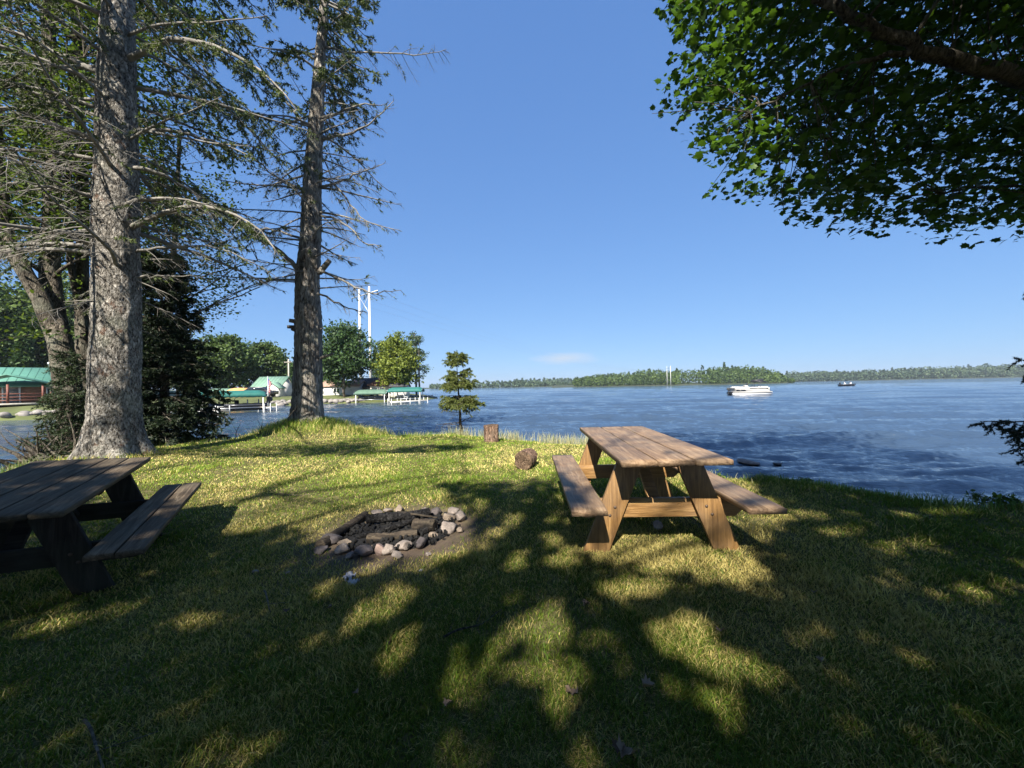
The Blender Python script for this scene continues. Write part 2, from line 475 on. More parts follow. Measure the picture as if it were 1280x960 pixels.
M['steel'] = m_plain('galvanised_steel', (0.55, 0.56, 0.56), 0.45, 0.1, 4, 0.05, 0.6)
M['white_paint'] = m_plain('white_paint', (0.60, 0.60, 0.57), 0.5, 0.08, 2, 0.05)
M['boat_white'] = m_plain('boat_white', (0.40, 0.39, 0.37), 0.5, 0.08, 2, 0.05)
M['white_wall'] = m_plain('white_siding', (0.60, 0.58, 0.54), 0.7, 0.10, 1.2, 0.1)
M['cream_wall'] = m_plain('cream_siding', (0.60, 0.56, 0.46), 0.7, 0.10, 1.2, 0.1)
M['log_wall'] = m_plain('log_cabin_wall', (0.24, 0.12, 0.065), 0.7, 0.35, 3, 0.3)
M['rail_red'] = m_plain('red_brown_paint', (0.17, 0.06, 0.04), 0.6, 0.2, 4)
M['green_roof'] = m_plain('green_metal_roof', (0.09, 0.22, 0.16), 0.45, 0.15, 2, 0.1)
M['sage_roof'] = m_plain('sage_green_roof', (0.16, 0.27, 0.20), 0.6, 0.15, 2, 0.1)
M['brown_roof'] = m_plain('brown_shingle_roof', (0.17, 0.085, 0.06), 0.85, 0.3, 5, 0.4)
M['dark_roof'] = m_plain('dark_shingle_roof', (0.05, 0.05, 0.055), 0.85, 0.3, 5, 0.4)
M['tan_roof'] = m_plain('tan_shingle_roof', (0.34, 0.22, 0.16), 0.85, 0.2, 5, 0.4)
M['window_glass'] = m_plain('window_glass', (0.02, 0.025, 0.03), 0.08, 0.2, 3, 0.0, spec=0.8)
M['door_grey'] = m_plain('grey_door', (0.22, 0.19, 0.17), 0.6)
M['teal_canvas'] = m_plain('teal_canvas', (0.018, 0.12, 0.10), 0.7, 0.15, 2, 0.2)
M['sage_canvas'] = m_plain('sage_canvas', (0.09, 0.155, 0.11), 0.75, 0.2, 2, 0.2)
M['tan_canvas'] = m_plain('tan_canvas', (0.55, 0.28, 0.10), 0.8, 0.2, 2, 0.2)
M['black_gloss'] = m_plain('black_gelcoat', (0.012, 0.012, 0.014), 0.25, 0.3, 3, 0.0, spec=0.6)
M['dark_plastic'] = m_plain('dark_plastic', (0.03, 0.03, 0.032), 0.4, 0.3, 8, 0.05)
M['boat_grey'] = m_plain('grey_upholstery', (0.42, 0.41, 0.40), 0.6)
M['alu'] = m_plain('brushed_aluminium', (0.42, 0.43, 0.45), 0.35, 0.08, 4, 0.05, 0.8)
M['dock_wood'] = m_plain('dock_boards', (0.42, 0.38, 0.32), 0.8, 0.25, 4, 0.3)
M['flag_red'] = m_plain('flag_red', (0.45, 0.03, 0.04), 0.7)
M['flag_blue'] = m_plain('flag_blue', (0.03, 0.05, 0.22), 0.7)
M['paper'] = m_plain('paper', (0.38, 0.38, 0.40), 0.8, 0.15, 8, 0.3)
M['skin'] = m_plain('skin', (0.50, 0.32, 0.24), 0.6, 0.08)
M['white_shirt'] = m_plain('white_shirt', (0.75, 0.75, 0.75), 0.8, 0.08)
M['jeans'] = m_plain('dark_trousers', (0.05, 0.06, 0.10), 0.85)
M['hair'] = m_plain('dark_hair', (0.04, 0.03, 0.02), 0.7)
M['wire'] = m_plain('cable', (0.12, 0.12, 0.12), 0.5, 0.05)
def m_rock(name, a, b, sc=9):
    m, nt, out = newmat(name)
    vc = coords(nt)
    n1 = noise(nt, sc, 8, vc, 0.7); n2 = noise(nt, sc * 7, 6, vc, 0.7)
    r = ramp(nt, [(0.3, a), (0.55, tuple((np.array(a) + np.array(b)) / 2)), (0.7, b)])
    nt.links.new(n1.outputs['Fac'], r.inputs[0])
    c = mixc(nt, 0.4, r.outputs[0], n2.outputs['Fac'], 'OVERLAY')
    princ(nt, out, c, 0.85, bump(nt, n2.outputs['Fac'], 0.6, 0.012), 0, 0.3)
    return m
M['rock_pale'] = m_rock('pale_granite', (0.12, 0.098, 0.082), (0.36, 0.30, 0.255))
M['rock_pink'] = m_rock('pinkish_stone', (0.14, 0.095, 0.078), (0.34, 0.25, 0.21))
M['rock_dark'] = m_rock('dark_stone', (0.045, 0.038, 0.036), (0.13, 0.11, 0.105))
M['rock_tan'] = m_rock('tan_stone', (0.14, 0.105, 0.075), (0.32, 0.26, 0.20))
M['riprap'] = m_rock('riprap_stone', (0.13, 0.115, 0.10), (0.34, 0.31, 0.28), 3)
M['dead_leaf'] = m_leaf('dead_leaf', (0.06, 0.035, 0.022), (0.22, 0.16, 0.11), 0.15, 0.7)

# ------------------------------------------------------------------ the setting: terrain, lawn, water, far shores
WATER_Z = -0.75
HOR = lambda px: 482.5 - 0.01955 * (px - 640)
def edge(px, py, z=0.0):
    p = on_plane(px, py, z); return (p[0], p[1])
TREE2 = V(-6.15, 11.5, 0)         # the bare old tree on its mound
SPRUCE = V(-7.45, 7.25, 0)        # the big spruce
PIT = V(-1.02, 3.47, 0)
shore = [(-60, 1), (-20, 3), (-12.5, 4.6), edge(0, 592), edge(50, 578), edge(78, 560), (-9.0, 9.6), edge(230, 553), edge(290, 550),
         (-7.2, 10.8), (-6.9, 12.3), (-5.6, 12.6), (-4.3, 11.4), edge(500, 543), edge(560, 542), edge(600, 545), edge(660, 549),
         edge(745, 556), edge(800, 568), edge(860, 585), edge(905, 595), edge(1000, 597), edge(1080, 609), edge(1140, 620), edge(1230, 627),
         edge(1290, 626), (8, 4.3), (14, 5.5), (60, 7), (60, -80), (-60, -80)]
def poly_sd(poly, X, Y):
    """signed distance, positive inside"""
    poly = np.array(poly); n = len(poly)
    d2 = np.full(X.shape, 1e18); ins = np.zeros(X.shape, bool)
    for i in range(n):
        a = poly[i]; b = poly[(i + 1) % n]
        e = b - a; w0 = X - a[0]; w1 = Y - a[1]
        t = np.clip((w0 * e[0] + w1 * e[1]) / (e @ e + 1e-12), 0, 1)
        d2 = np.minimum(d2, (w0 - t * e[0]) ** 2 + (w1 - t * e[1]) ** 2)
        c = ((a[1] > Y) != (b[1] > Y)) & (X < (b[0] - a[0]) * (Y - a[1]) / (b[1] - a[1] + 1e-12) + a[0])
        ins ^= c
    return np.where(ins, 1, -1) * np.sqrt(d2)

def lawn_raw(X, Y):
    z = -0.15 * np.exp(-((X + 3.7) ** 2 / 5.0 + (Y - 2.6) ** 2 / 4.0))
    z = z + 0.32 * np.exp(-((X - TREE2[0]) ** 2 + (Y - TREE2[1]) ** 2) / 1.3 ** 2)
    z = z + 0.10 * np.exp(-((X - SPRUCE[0]) ** 2 + (Y - SPRUCE[1]) ** 2) / 1.2 ** 2)
    z = z - 0.03 * np.exp(-((X - PIT[0]) ** 2 + (Y - PIT[1]) ** 2) / .5 ** 2)
    z = z + 0.05 * (fbm(X * .6 + 9, Y * .6 + 4, 3) - .5)
    z = z + 0.025 * (fbm(X * 4 + 9, Y * 4 + 4, 2) - .5)
    return z
def ground_z(X, Y):
    X = np.asarray(X, float); Y = np.asarray(Y, float)
    sd = poly_sd(shore, X, Y) + 0.35 * (fbm(X * 1.3 + 40, Y * 1.3 + 40, 3) - .5)
    z = lawn_raw(X, Y)
    z = z - 0.06 * (1 - smooth(0, 0.5, sd))
    z = z - 1.6 * smooth(0.0, -1.5, sd) - 0.8 * smooth(-1.5, -8, sd)
    return z
def gz(x, y): return float(ground_z(np.array([x]), np.array([y]))[0])

def grid_mesh(name, xs, ys, zf, mat, kind, sm=True):
    X, Y = np.meshgrid(xs, ys)
    Z = zf(X, Y)
    v = np.stack([X, Y, Z], -1).reshape(-1, 3)
    ny, nx = X.shape
    i = np.arange(ny - 1)[:, None] * nx; j = np.arange(nx - 1)[None]
    f = np.stack([i + j, i + j + 1, i + nx + j + 1, i + nx + j], -1).reshape(-1, 4)
    mb = MB(); mb.add(v, [f])
    o = mb.build(name, mat, smooth_sh=sm)
    return tag(o, kind=kind)

def m_ground():
    m, nt, out = newmat('lawn_soil')
    vc = coords(nt)
    n1 = noise(nt, 1.4, 6, vc); n2 = noise(nt, 14, 8, vc, 0.7); n3 = noise(nt, 90, 6, vc, 0.75)
    r1 = ramp(nt, [(0.35, (0.055, 0.060, 0.018)), (0.5, (0.10, 0.095, 0.035)), (0.66, (0.19, 0.155, 0.075))])
    nt.links.new(n2.outputs['Fac'], r1.inputs[0])
    c = mixc(nt, 0.6, r1.outputs[0], n3.outputs['Fac'], 'OVERLAY')
    # trodden bare earth about the fire pit
    geo = nt.nodes.new('ShaderNodeNewGeometry')
    d = nt.nodes.new('ShaderNodeVectorMath'); d.operation = 'DISTANCE'
    mp = nt.nodes.new('ShaderNodeMapping'); mp.inputs['Scale'].default_value = (1, 1, 0)
    nt.links.new(geo.outputs['Position'], mp.inputs[0]); nt.links.new(mp.outputs[0], d.inputs[0])
    d.inputs[1].default_value = (PIT[0], PIT[1] - .1, 0)
    dd = nt.nodes.new('ShaderNodeMath'); dd.operation = 'MULTIPLY_ADD'; dd.inputs[1].default_value = 1.5
    nt.links.new(n2.outputs['Fac'], dd.inputs[0]); nt.links.new(d.outputs['Value'], dd.inputs[2])
    rm = ramp(nt, [(0.0, (1, 1, 1)), (1.0, (0, 0, 0))])
    mr = nt.nodes.new('ShaderNodeMapRange'); mr.inputs['From Min'].default_value = 1.2; mr.inputs['From Max'].default_value = 1.85
    nt.links.new(dd.outputs[0], mr.inputs[0]); nt.links.new(mr.outputs[0], rm.inputs[0])
    soil = mixc(nt, n3.outputs['Fac'], (0.05, 0.036, 0.026), (0.20, 0.15, 0.11))
    c = mixc(nt, rm.outputs[0], c, soil)
    princ(nt, out, c, 0.95, bump(nt, n3.outputs['Fac'], 0.9, 0.02), 0, 0.1)
    return m
M['ground'] = m_ground()
M['lakebed'] = m_plain('lake_bed', (0.05, 0.04, 0.028), 0.9, 0.3, 2)
M['far_scrub'] = m_plain('far_scrub', (0.045, 0.055, 0.025), 0.95, 0.4, 0.2, 0.5, bscale=1)
M['far_grass'] = m_plain('far_grass', (0.10, 0.115, 0.038), 0.95, 0.4, 0.5, 0.5, bscale=4)

xs = np.concatenate([np.linspace(-62, -14, 40)[:-1], np.linspace(-14, 9, 330), np.linspace(9, 60, 40)[1:]])
ys = np.concatenate([np.linspace(-78, 0, 40)[:-1], np.linspace(0, 16, 260), np.linspace(16, 24, 8)[1:]])
grid_mesh('ground', xs, ys, ground_z, M['ground'], 'structure')

# one great sheet under the lake, out to the horizon
mb = MB(); mb.add([[-2500, -2500, -4.0], [2500, -2500, -4.0], [2500, 2500, -4.0], [-2500, 2500, -4.0]], [[[0, 1, 2, 3]]])
tag(mb.build('lake_bed', M['lakebed']), kind='structure')

def m_water():
    m, nt, out = newmat('lake_water')
    geo = nt.nodes.new('ShaderNodeNewGeometry')
    mp = nt.nodes.new('ShaderNodeMapping'); mp.inputs['Scale'].default_value = (0.32, 1, 1)
    mp.inputs['Rotation'].default_value = (0, 0, R_(6))
    nt.links.new(geo.outputs['Position'], mp.inputs[0])
    a = noise(nt, 0.9, 3, mp.outputs[0], 0.6, 0.3); b = noise(nt, 4.2, 6, mp.outputs[0], 0.66, 0.5); g = noise(nt, 0.03, 3, mp.outputs[0])
    b1 = bump(nt, a.outputs['Fac'], 0.5, 0.24)
    b2 = bump(nt, b.outputs['Fac'], 0.65, 0.14, b1)
    c = mixc(nt, g.outputs['Fac'], (0.031, 0.051, 0.080), (0.041, 0.065, 0.100))
    p = princ(nt, out, c, 0.06, b2, 0, 0.5)
    p.inputs['IOR'].default_value = 1.85
    return m
M['water'] = m_water()
def water_mesh():
    nr, na = 760, 760
    r = 3.0 * (2480 / 3.0) ** (np.arange(nr) / (nr - 1.0))
    a = R_(1) * np.concatenate([np.linspace(-115, -62, 20)[:-1], np.linspace(-62, 62, na), np.linspace(62, 115, 20)[1:]])
    Rr, A = np.meshgrid(r, a, indexing='ij')
    X = Rr * np.sin(A); Y = Rr * np.cos(A)
    Z = np.zeros_like(X)
    g = np.random.default_rng(11)
    spacing = Rr * math.log(2480 / 3.0) / (nr - 1)
    calm = 0.35 + 0.65 * smooth(-22, -4, X + 0.15 * Y)         # the cove on the left lies in the lee
    for k in range(54):
        lam = 0.15 * (1.7 / 0.15) ** g.random()
        th = g.normal(R_(84), R_(17)); kx, ky = math.cos(th) * 2 * math.pi / lam, math.sin(th) * 2 * math.pi / lam
        ph = g.random() * 6.28 + 2.2 * fbm(X * .11 + k, Y * .11, 2)
        amp = 0.0085 * lam ** 0.8 * (0.35 + 1.3 * vnoise(X / lam * .22 + k * 3.1, Y / lam * .22 + k))
        s_ = np.sin(kx * X + ky * Y + ph)
        Z += amp * (s_ + 0.35 * np.cos(2 * (kx * X + ky * Y + ph))) * smooth(lam / 2.2, lam / 5, spacing)
    for k in range(16):             # longer chop that carries the streaks out across the open lake
        lam = 1.6 * (7.0 / 1.6) ** g.random()
        th = g.normal(R_(85), R_(11)); kx, ky = math.cos(th) * 2 * math.pi / lam, math.sin(th) * 2 * math.pi / lam
        ph = g.random() * 6.28 + 3.0 * fbm(X / lam * .10 + k, Y / lam * .2, 2)
        amp = 0.010 * lam ** 0.9 * np.clip(vnoise(X / lam * .16 + k * 5.1, Y / lam * .3 + k) * 2.2 - .5, 0, 2)
        Z += amp * np.sin(kx * X + ky * Y + ph) * smooth(lam / 2.2, lam / 5, spacing) * smooth(6, 16, Rr)
    Z = Z * calm
    v = np.stack([X, Y, WATER_Z + Z], -1).reshape(-1, 3)
    m_ = len(a)
    i = np.arange(nr - 1)[:, None] * m_; j = np.arange(m_ - 1)[None]
    f = np.stack([i + j, i + m_ + j, i + m_ + j + 1, i + j + 1], -1).reshape(-1, 4)
    mb = MB(); mb.add(v, [f[:, ::-1]])
    tag(mb.build('lake_water', M['water'], smooth_sh=True), kind='structure')
water_mesh()

def wl(px, py):
    p = on_plane(px, py, WATER_Z); return (p[0], p[1])
# the far bank of the cove, with the cabins
bank = [(-200, 18), (-75, 26), wl(0, 526), wl(60, 523), wl(110, 520), wl(200, 516), wl(300, 511.5), wl(345, 507.5), wl(410, 504.5), wl(455, 503.5), wl(500, 502.5),
        wl(530, 500.5), wl(545, 498), (-21, 92), (-45, 130), (-200, 160)]
def bank_z(X, Y):
    sd = poly_sd(bank, X, Y) + 1.2 * (fbm(X * .4, Y * .4, 3) - .5)
    return WATER_Z - 1.2 + 1.55 * smooth(-2.0, 0.4, sd) + 0.75 * smooth(0, 7, sd) + 4.5 * smooth(25, 90, sd) + 0.15 * (fbm(X * .3, Y * .3) - .5)
def bz(x, y): return float(bank_z(np.array([x]), np.array([y]))[0])
grid_mesh('far_bank', np.linspace(-200, -8, 260), np.linspace(15, 165, 200), bank_z, M['far_grass'], 'structure')

# far shores across the lake: low land with woods on it
def strip(name, pts, depth, h=1.2):
    """pts: (px, depth) of the waterline; land runs back by depth metres"""
    P = np.array([[at(px, 480, d)[0], d] for px, d in pts])
    mb = MB(); n = len(P)
    rows = [(0, WATER_Z - 1.5), (3, WATER_Z + 0.15), (14, WATER_Z + h * .5), (depth, WATER_Z + h * 1.5), (depth + 20, WATER_Z - 1)]
    v = np.concatenate([np.stack([P[:, 0] * (1 + a / P[:, 1]), P[:, 1] + a, np.full(n, z)], -1) for a, z in rows])
    f = [[r * n + i, r * n + i + 1, (r + 1) * n + i + 1, (r + 1) * n + i] for r in range(len(rows) - 1) for i in range(n - 1)]
    mb.add(v, [f])
    return tag(mb.build(name, M['far_scrub'], smooth_sh=True), kind='structure')
strip('far_shore', [(530, 620), (600, 560), (680, 520), (760, 560)], 160)
strip('far_shore', [(690, 300), (712, 330), (760, 318), (830, 295), (850, 288), (900, 290), (960, 300), (985, 312), (992, 345)], 130)
strip('far_shore', [(975, 640), (1060, 610), (1150, 580), (1290, 560), (1500, 540)], 160)
strip('far_shore', [(180, 900), (530, 950), (720, 1000), (1000, 1000)], 300)

def quads(C, size, rnd, up=0.0, aspect=1.0, N=None):
    """one leaf-sized quad at every point of C, turned at random (or about the given normals)"""
    n = len(C)
    if N is None: N = rnd.normal(size=(n, 3))
    N = N / (np.linalg.norm(N, axis=1)[:, None] + 1e-9)
    T = rnd.normal(size=(n, 3)); T = T - (T * N).sum(1)[:, None] * N
    T /= np.linalg.norm(T, axis=1)[:, None] + 1e-9
    B = np.cross(N, T)
    s = np.broadcast_to(np.asarray(size, float), (n,))[:, None] * 0.5
    v = np.stack([C - T * s, C - B * s * .62 * aspect, C + T * s, C + B * s * .62 * aspect], 1).reshape(-1, 3)
    f = np.arange(n * 4).reshape(n, 4)
    return v, f

def wood(name, prof, dfun, rows, step, leaf, per, mat, label, cat, seed, gaps=()):
    """a far-off wood: many crowns of leaf clumps along a shore. prof: (px, top y in the photo)"""
    g = np.random.default_rng(seed)
    mb = MB()
    pr = np.array(prof, float)
    for row in range(rows):
        px = pr[0, 0]
        while px < pr[-1, 0]:
            d = dfun(px) + row * step * 1.3 + g.random() * step * .8
            px += step * F_PX / d * g.uniform(.55, .95)
            if any(a < px < b for a, b in gaps) and row < 4: continue
            top = np.interp(px, pr[:, 0], pr[:, 1])
            H = (HOR(px) - top) * d / F_PX + CAM_Z - WATER_Z
            H = H * g.uniform(.72, 1.05) * (0.80 + 0.2 * (row / max(1, rows - 1)))
            if row == 0: H *= g.uniform(.6, .95)
            w = min(step * g.uniform(.55, 1.0), H * .5)
            x0 = at(px, 480, d)[0]; z0 = WATER_Z + 0.5
            conif = g.random() < .22
            n = per
            if conif:
                t = g.random(n) ** .7; rad = w * .55 * (1 - t) + .3
                a = g.random(n) * 6.28
                C = np.stack([x0 + rad * np.cos(a), d + rad * np.sin(a), z0 + H * 1.04 * (.08 + .92 * t)], -1)
                tone = .12 + .25 * g.random(n)
            else:
                u = g.normal(size=(n, 3)); u /= np.linalg.norm(u, axis=1)[:, None]
                lowr = g.random(n) < .4; u[:, 2] = np.where(lowr, -np.abs(u[:, 2]), np.abs(u[:, 2]))
                nl = 7; lob = g.normal(size=(nl, 3)); lob /= np.linalg.norm(lob, axis=1)[:, None]
                k = (u @ lob.T).max(1)
                rr = (.72 + .32 * k) * (0.85 + .15 * g.random(n))
                C = np.stack([x0 + u[:, 0] * w * rr, d + u[:, 1] * w * rr, z0 + H * .5 + u[:, 2] * H * .5 * rr], -1)
                C[:, 2] = np.maximum(C[:, 2], z0 + .1)
                tone = np.clip(g.uniform(.25, .8) + .2 * g.normal(size=n), 0, 1)
            v, f = quads(C, leaf * g.uniform(.7, 1.3, n), g)
            mb.add(v, [f], np.repeat(tone, 4))
            mb.tube([[x0, d, z0 - 1], [x0, d, z0 + H * .6]], [.25, .1], 4, col=.05)
    return tag(mb.build(name, mat), label, cat, None, 'stuff')
wood('far_wood', [(535, 480), (560, 478), (600, 476), (640, 474.5), (680, 476), (735, 478)], lambda p: 540, 3, 8, 3.0, 46, M['far_pine'],
     'hazy green wood along the far shore behind the young spruce', 'wood', 21)
wood('far_wood', [(640, 473.5), (690, 472.5), (730, 471)], lambda p: 820, 3, 14, 6.0, 60, M['far_pine'], 'pale distant wooded hill at the end of the lake', 'wood', 22)
wood('far_wood', [(714, 475), (722, 471), (740, 468), (760, 466), (795, 465), (803, 458), (812, 461), (850, 461), (880, 457), (905, 455.5), (940, 457), (960, 460), (974, 465), (984, 473)],
     lambda p: np.interp(p, [700, 760, 850, 985], [330, 318, 292, 310]) + 6, 7, 7, 1.6, 110, M['far_green'], 'green wooded point reaching out into the middle of the lake', 'wood', 23, gaps=((848, 878),))
wood('far_wood', [(980, 464.5), (1060, 463), (1110, 461), (1150, 458), (1200, 457.5), (1240, 454.5), (1300, 454), (1500, 450)], lambda p: 610, 6, 10, 2.8, 90, M['far_pine'],
     'long bluish wood along the right far shore', 'wood', 24)

# ------------------------------------------------------------------ tables
RED = [M['red_wood'], M['red_wood_x'], M['red_wood_z']]
GREY = [M['grey_wood'], M['grey_wood_x'], M['grey_wood_z']]
def plank(mb, x0, x1, y0, y1, z1, t, g, seg=26, cut=0.0, round_=0.006):
    """a board lying along y with slightly worn, wavy edges; real thickness"""
    ys_ = np.linspace(y0, y1, seg)
    prof = [(x0, -t), (x0, -round_), (x0 + round_ * .3, -round_ * .3), (x0 + round_, 0), (x1 - round_, 0), (x1 - round_ * .3, -round_ * .3), (x1, -round_), (x1, -t)]
    k = len(prof)
    q = []
    w1 = g.normal(size=4) * .0012; w2 = g.normal(size=4) * .0012; cup = g.uniform(-.002, .002)
    for yi, y in enumerate(ys_):
        u = (y - y0) / (y1 - y0)
        e = sum(w1[m_] * math.sin((m_ + 1) * 5 * u + m_) for m_ in range(4)); e2 = sum(w2[m_] * math.sin((m_ + 1) * 4.4 * u + 2 * m_) for m_ in range(4))
        end = yi in (0, seg - 1)
        for (x, z) in prof:
            xx = x + (e if x < (x0 + x1) / 2 else e2)
            yy = y + (g.normal() * cut if end else 0)
            q.append((xx, yy, z1 + z + cup * math.sin(u * 4) - (round_ * .3 if end and z > -t else 0)))
    i = np.arange(seg - 1)[:, None] * k; j = np.arange(k)[None]; j2 = (j + 1) % k
    f = np.stack([i + j, i + k + j, i + k + j2, i + j2], -1).reshape(-1, 4)
    tone = g.random(3)
    mb.add(np.array(q), [f, [list(range(k))], [[(seg - 1) * k + x for x in range(k)][::-1]]], np.repeat(tone[None], len(q), 0))

def picnic_table(root, W, Lg, B, H, hb, nt_, nb, bw, mats, seed, inset=0.36, worn=0.0, legw=0.165):
    g = np.random.default_rng(seed)
    T = 0.038
    def part(name, mb, m): return mb.build(name, m, root)
    mb = MB(); gap = 0.011; w = (W - gap * (nt_ - 1)) / nt_
    for i in range(nt_):
        x0 = -W / 2 + i * (w + gap)
        plank(mb, x0, x0 + w, -Lg / 2 + g.normal() * worn, Lg / 2 + g.normal() * worn, H + g.normal() * .001, T, g, cut=.002 + worn * .3)
    part('tabletop', mb, mats[0])
    for sx in (-1, 1):
        mb = MB(); w = (bw - gap * (nb - 1)) / nb
        for i in range(nb):
            x0 = sx * (B / 2) - (bw if sx > 0 else 0) + i * (w + gap)
            plank(mb, x0, x0 + w, -Lg / 2 + g.normal() * worn, Lg / 2 + g.normal() * worn, hb, T, g, cut=.002 + worn * .3)
        part('bench_seat', mb, mats[0])
    for sy in (-1, 1):
        yl = sy * (Lg / 2 - inset)
        for sx in (-1, 1):       # legs slant out from under the top to the grass
            mb = MB()
            xt, xb = sx * 0.20, sx * 0.50
            hw = legw / 2 * 1.16
            poly = [(xt - hw, H - T - .002), (xt + hw, H - T - .002), (xb + hw, -.03), (xb - hw, -.03)]
            mb.prism(poly, T, Mtx((0, yl, 0)), col=g.random(3)[None].repeat(8, 0))
            o = part('leg', mb, mats[2])
            bm_bevel(o)
        mb = MB()                # beam that carries the two benches
        hbm = hb - T - .002; bh = .14; e = B / 2 - .04
        poly = [(-e, hbm), (e, hbm), (e, hbm - .06), (e - .09, hbm - bh), (-e + .09, hbm - bh), (-e, hbm - .06)]
        mb.prism(poly, T, Mtx((0, yl - sy * (T + .002), 0)), col=g.random(3)[None].repeat(12, 0))
        bm_bevel(part('seat_beam', mb, mats[1]))
        mb = MB()                # cleat under the top
        e = W / 2 - .03
        poly = [(-e, H - T - .002), (e, H - T - .002), (e - .06, H - T - .09), (-e + .06, H - T - .09)]
        mb.prism(poly, T, Mtx((0, yl - sy * (T + .002), 0)), col=g.random(3)[None].repeat(8, 0))
        bm_bevel(part('top_cleat', mb, mats[1]))
        mb = MB()                # diagonal brace from the beam up to the middle of the top
        y0 = yl - sy * (2 * T + .02); y1 = sy * .06
        a = V(0, y0, hb - T - .08); b = V(0, y1, H - T - .03)
        d = b - a; ang = math.atan2(d[2], d[1])
        mb.box((a + b) / 2, (.089, np.linalg.norm(d), .038), rot=Mtx(e=(ang, 0, 0))[:3, :3], col=g.random(3)[None].repeat(8, 0))
        bm_bevel(part('brace', mb, mats[1]))
        for sx in (-1, 1):       # carriage bolts through leg and beam
            for (bx, bzz) in ((sx * .335, hb - .09), (sx * .375, hb - .15)):
                mb = MB(); mb.lathe([(.001, .006), (.009, .004), (.012, 0), (.012, -.002)], (0, 0, 0), 8)
                o = mb.build('bolt', M['bolt_steel'], root)
                o.location = (bx, yl + sy * (T / 2 + .002), bzz); o.rotation_euler = (R_(90) if sy < 0 else R_(-90), 0, 0)
    mb = MB(); e = W / 2 - .03
    poly = [(-e, H - T - .002), (e, H - T - .002), (e - .06, H - T - .09), (-e + .06, H - T - .09)]
    mb.prism(poly, T, Mtx((0, 0, 0)), col=g.random(3)[None].repeat(8, 0))
    bm_bevel(part('top_cleat', mb, mats[1]))

def bm_bevel(o, w=0.003):
    md = o.modifiers.new('bevel', 'BEVEL'); md.width = w; md.segments = 2; md.limit_method = 'ANGLE'
    return o

t1 = empty('picnic_table', (1.111, 3.517, -0.012), 'red-brown picnic table standing in the sun beside the lake', 'picnic table', 'picnic tables on the lawn')
t1.rotation_euler = (0.006, -0.005, -0.037)
picnic_table(t1, 0.72, 1.992, 1.386, 0.76, 0.439, 3, 1, 0.237, RED, 5)
t2 = empty('picnic_table', (-3.574, 2.913, -0.141), 'old dark weathered picnic table in the shade in front of the big spruce', 'picnic table', 'picnic tables on the lawn')
t2.rotation_euler = (0.063, 0.054, 0.497)
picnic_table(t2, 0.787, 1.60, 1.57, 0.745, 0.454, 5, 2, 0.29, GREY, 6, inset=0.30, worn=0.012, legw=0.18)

# ------------------------------------------------------------------ near trees
def limb_path(p0, d0, Ln, g, droop=0.0, lift=0.0, wig=0.12, n=10):
    P = [np.array(p0, float)]; d = np.array(d0, float); d /= np.linalg.norm(d)
    s = Ln / (n - 1)
    for i in range(n - 1):
        u = i / (n - 1)
        d = d + V(0, 0, (-droop + lift * 2 * u * u)) * s + g.normal(size=3) * wig * math.sqrt(s) * .6
        d /= np.linalg.norm(d)
        P.append(P[-1] + d * s)
    return np.array(P)

def spine(P, u):
    """point and direction at fraction u of a polyline"""
    x = u * (len(P) - 1); i = min(int(x), len(P) - 2); f = x - i
    d = P[i + 1] - P[i]
    return P[i] * (1 - f) + P[i + 1] * f, d / (np.linalg.norm(d) + 1e-9)

def needles(mb, A, B, g, per_m, ln, wd, tone=(0, 1), spread=0.9):
    """needle-like slips along twigs A->B"""
    A = np.asarray(A); B = np.asarray(B)
    if not len(A): return
    L_ = np.linalg.norm(B - A, axis=1); cnt = np.maximum(1, (L_ * per_m).astype(int))
    idx = np.repeat(np.arange(len(A)), cnt); u = g.random(len(idx))
    C = A[idx] + (B - A)[idx] * u[:, None]
    T = (B - A)[idx] / (L_[idx][:, None] + 1e-9)
    R = g.normal(size=C.shape); R -= (R * T).sum(1)[:, None] * T; R /= np.linalg.norm(R, axis=1)[:, None] + 1e-9
    D = T * .8 + R * spread; D /= np.linalg.norm(D, axis=1)[:, None]
    W = np.cross(D, g.normal(size=C.shape)); W /= np.linalg.norm(W, axis=1)[:, None] + 1e-9
    l = ln * g.uniform(.6, 1.3, len(C))[:, None]; w = wd * g.uniform(.7, 1.3, len(C))[:, None]
    v = np.stack([C - W * w * .5, C + W * w * .5, C + D * l], 1).reshape(-1, 3)
    tb = g.random(len(A))[idx] * .6 + g.random(len(C)) * .4
    mb.add(v, [np.arange(len(v)).reshape(-1, 3)], np.repeat(tone[0] + (tone[1] - tone[0]) * tb, 3))

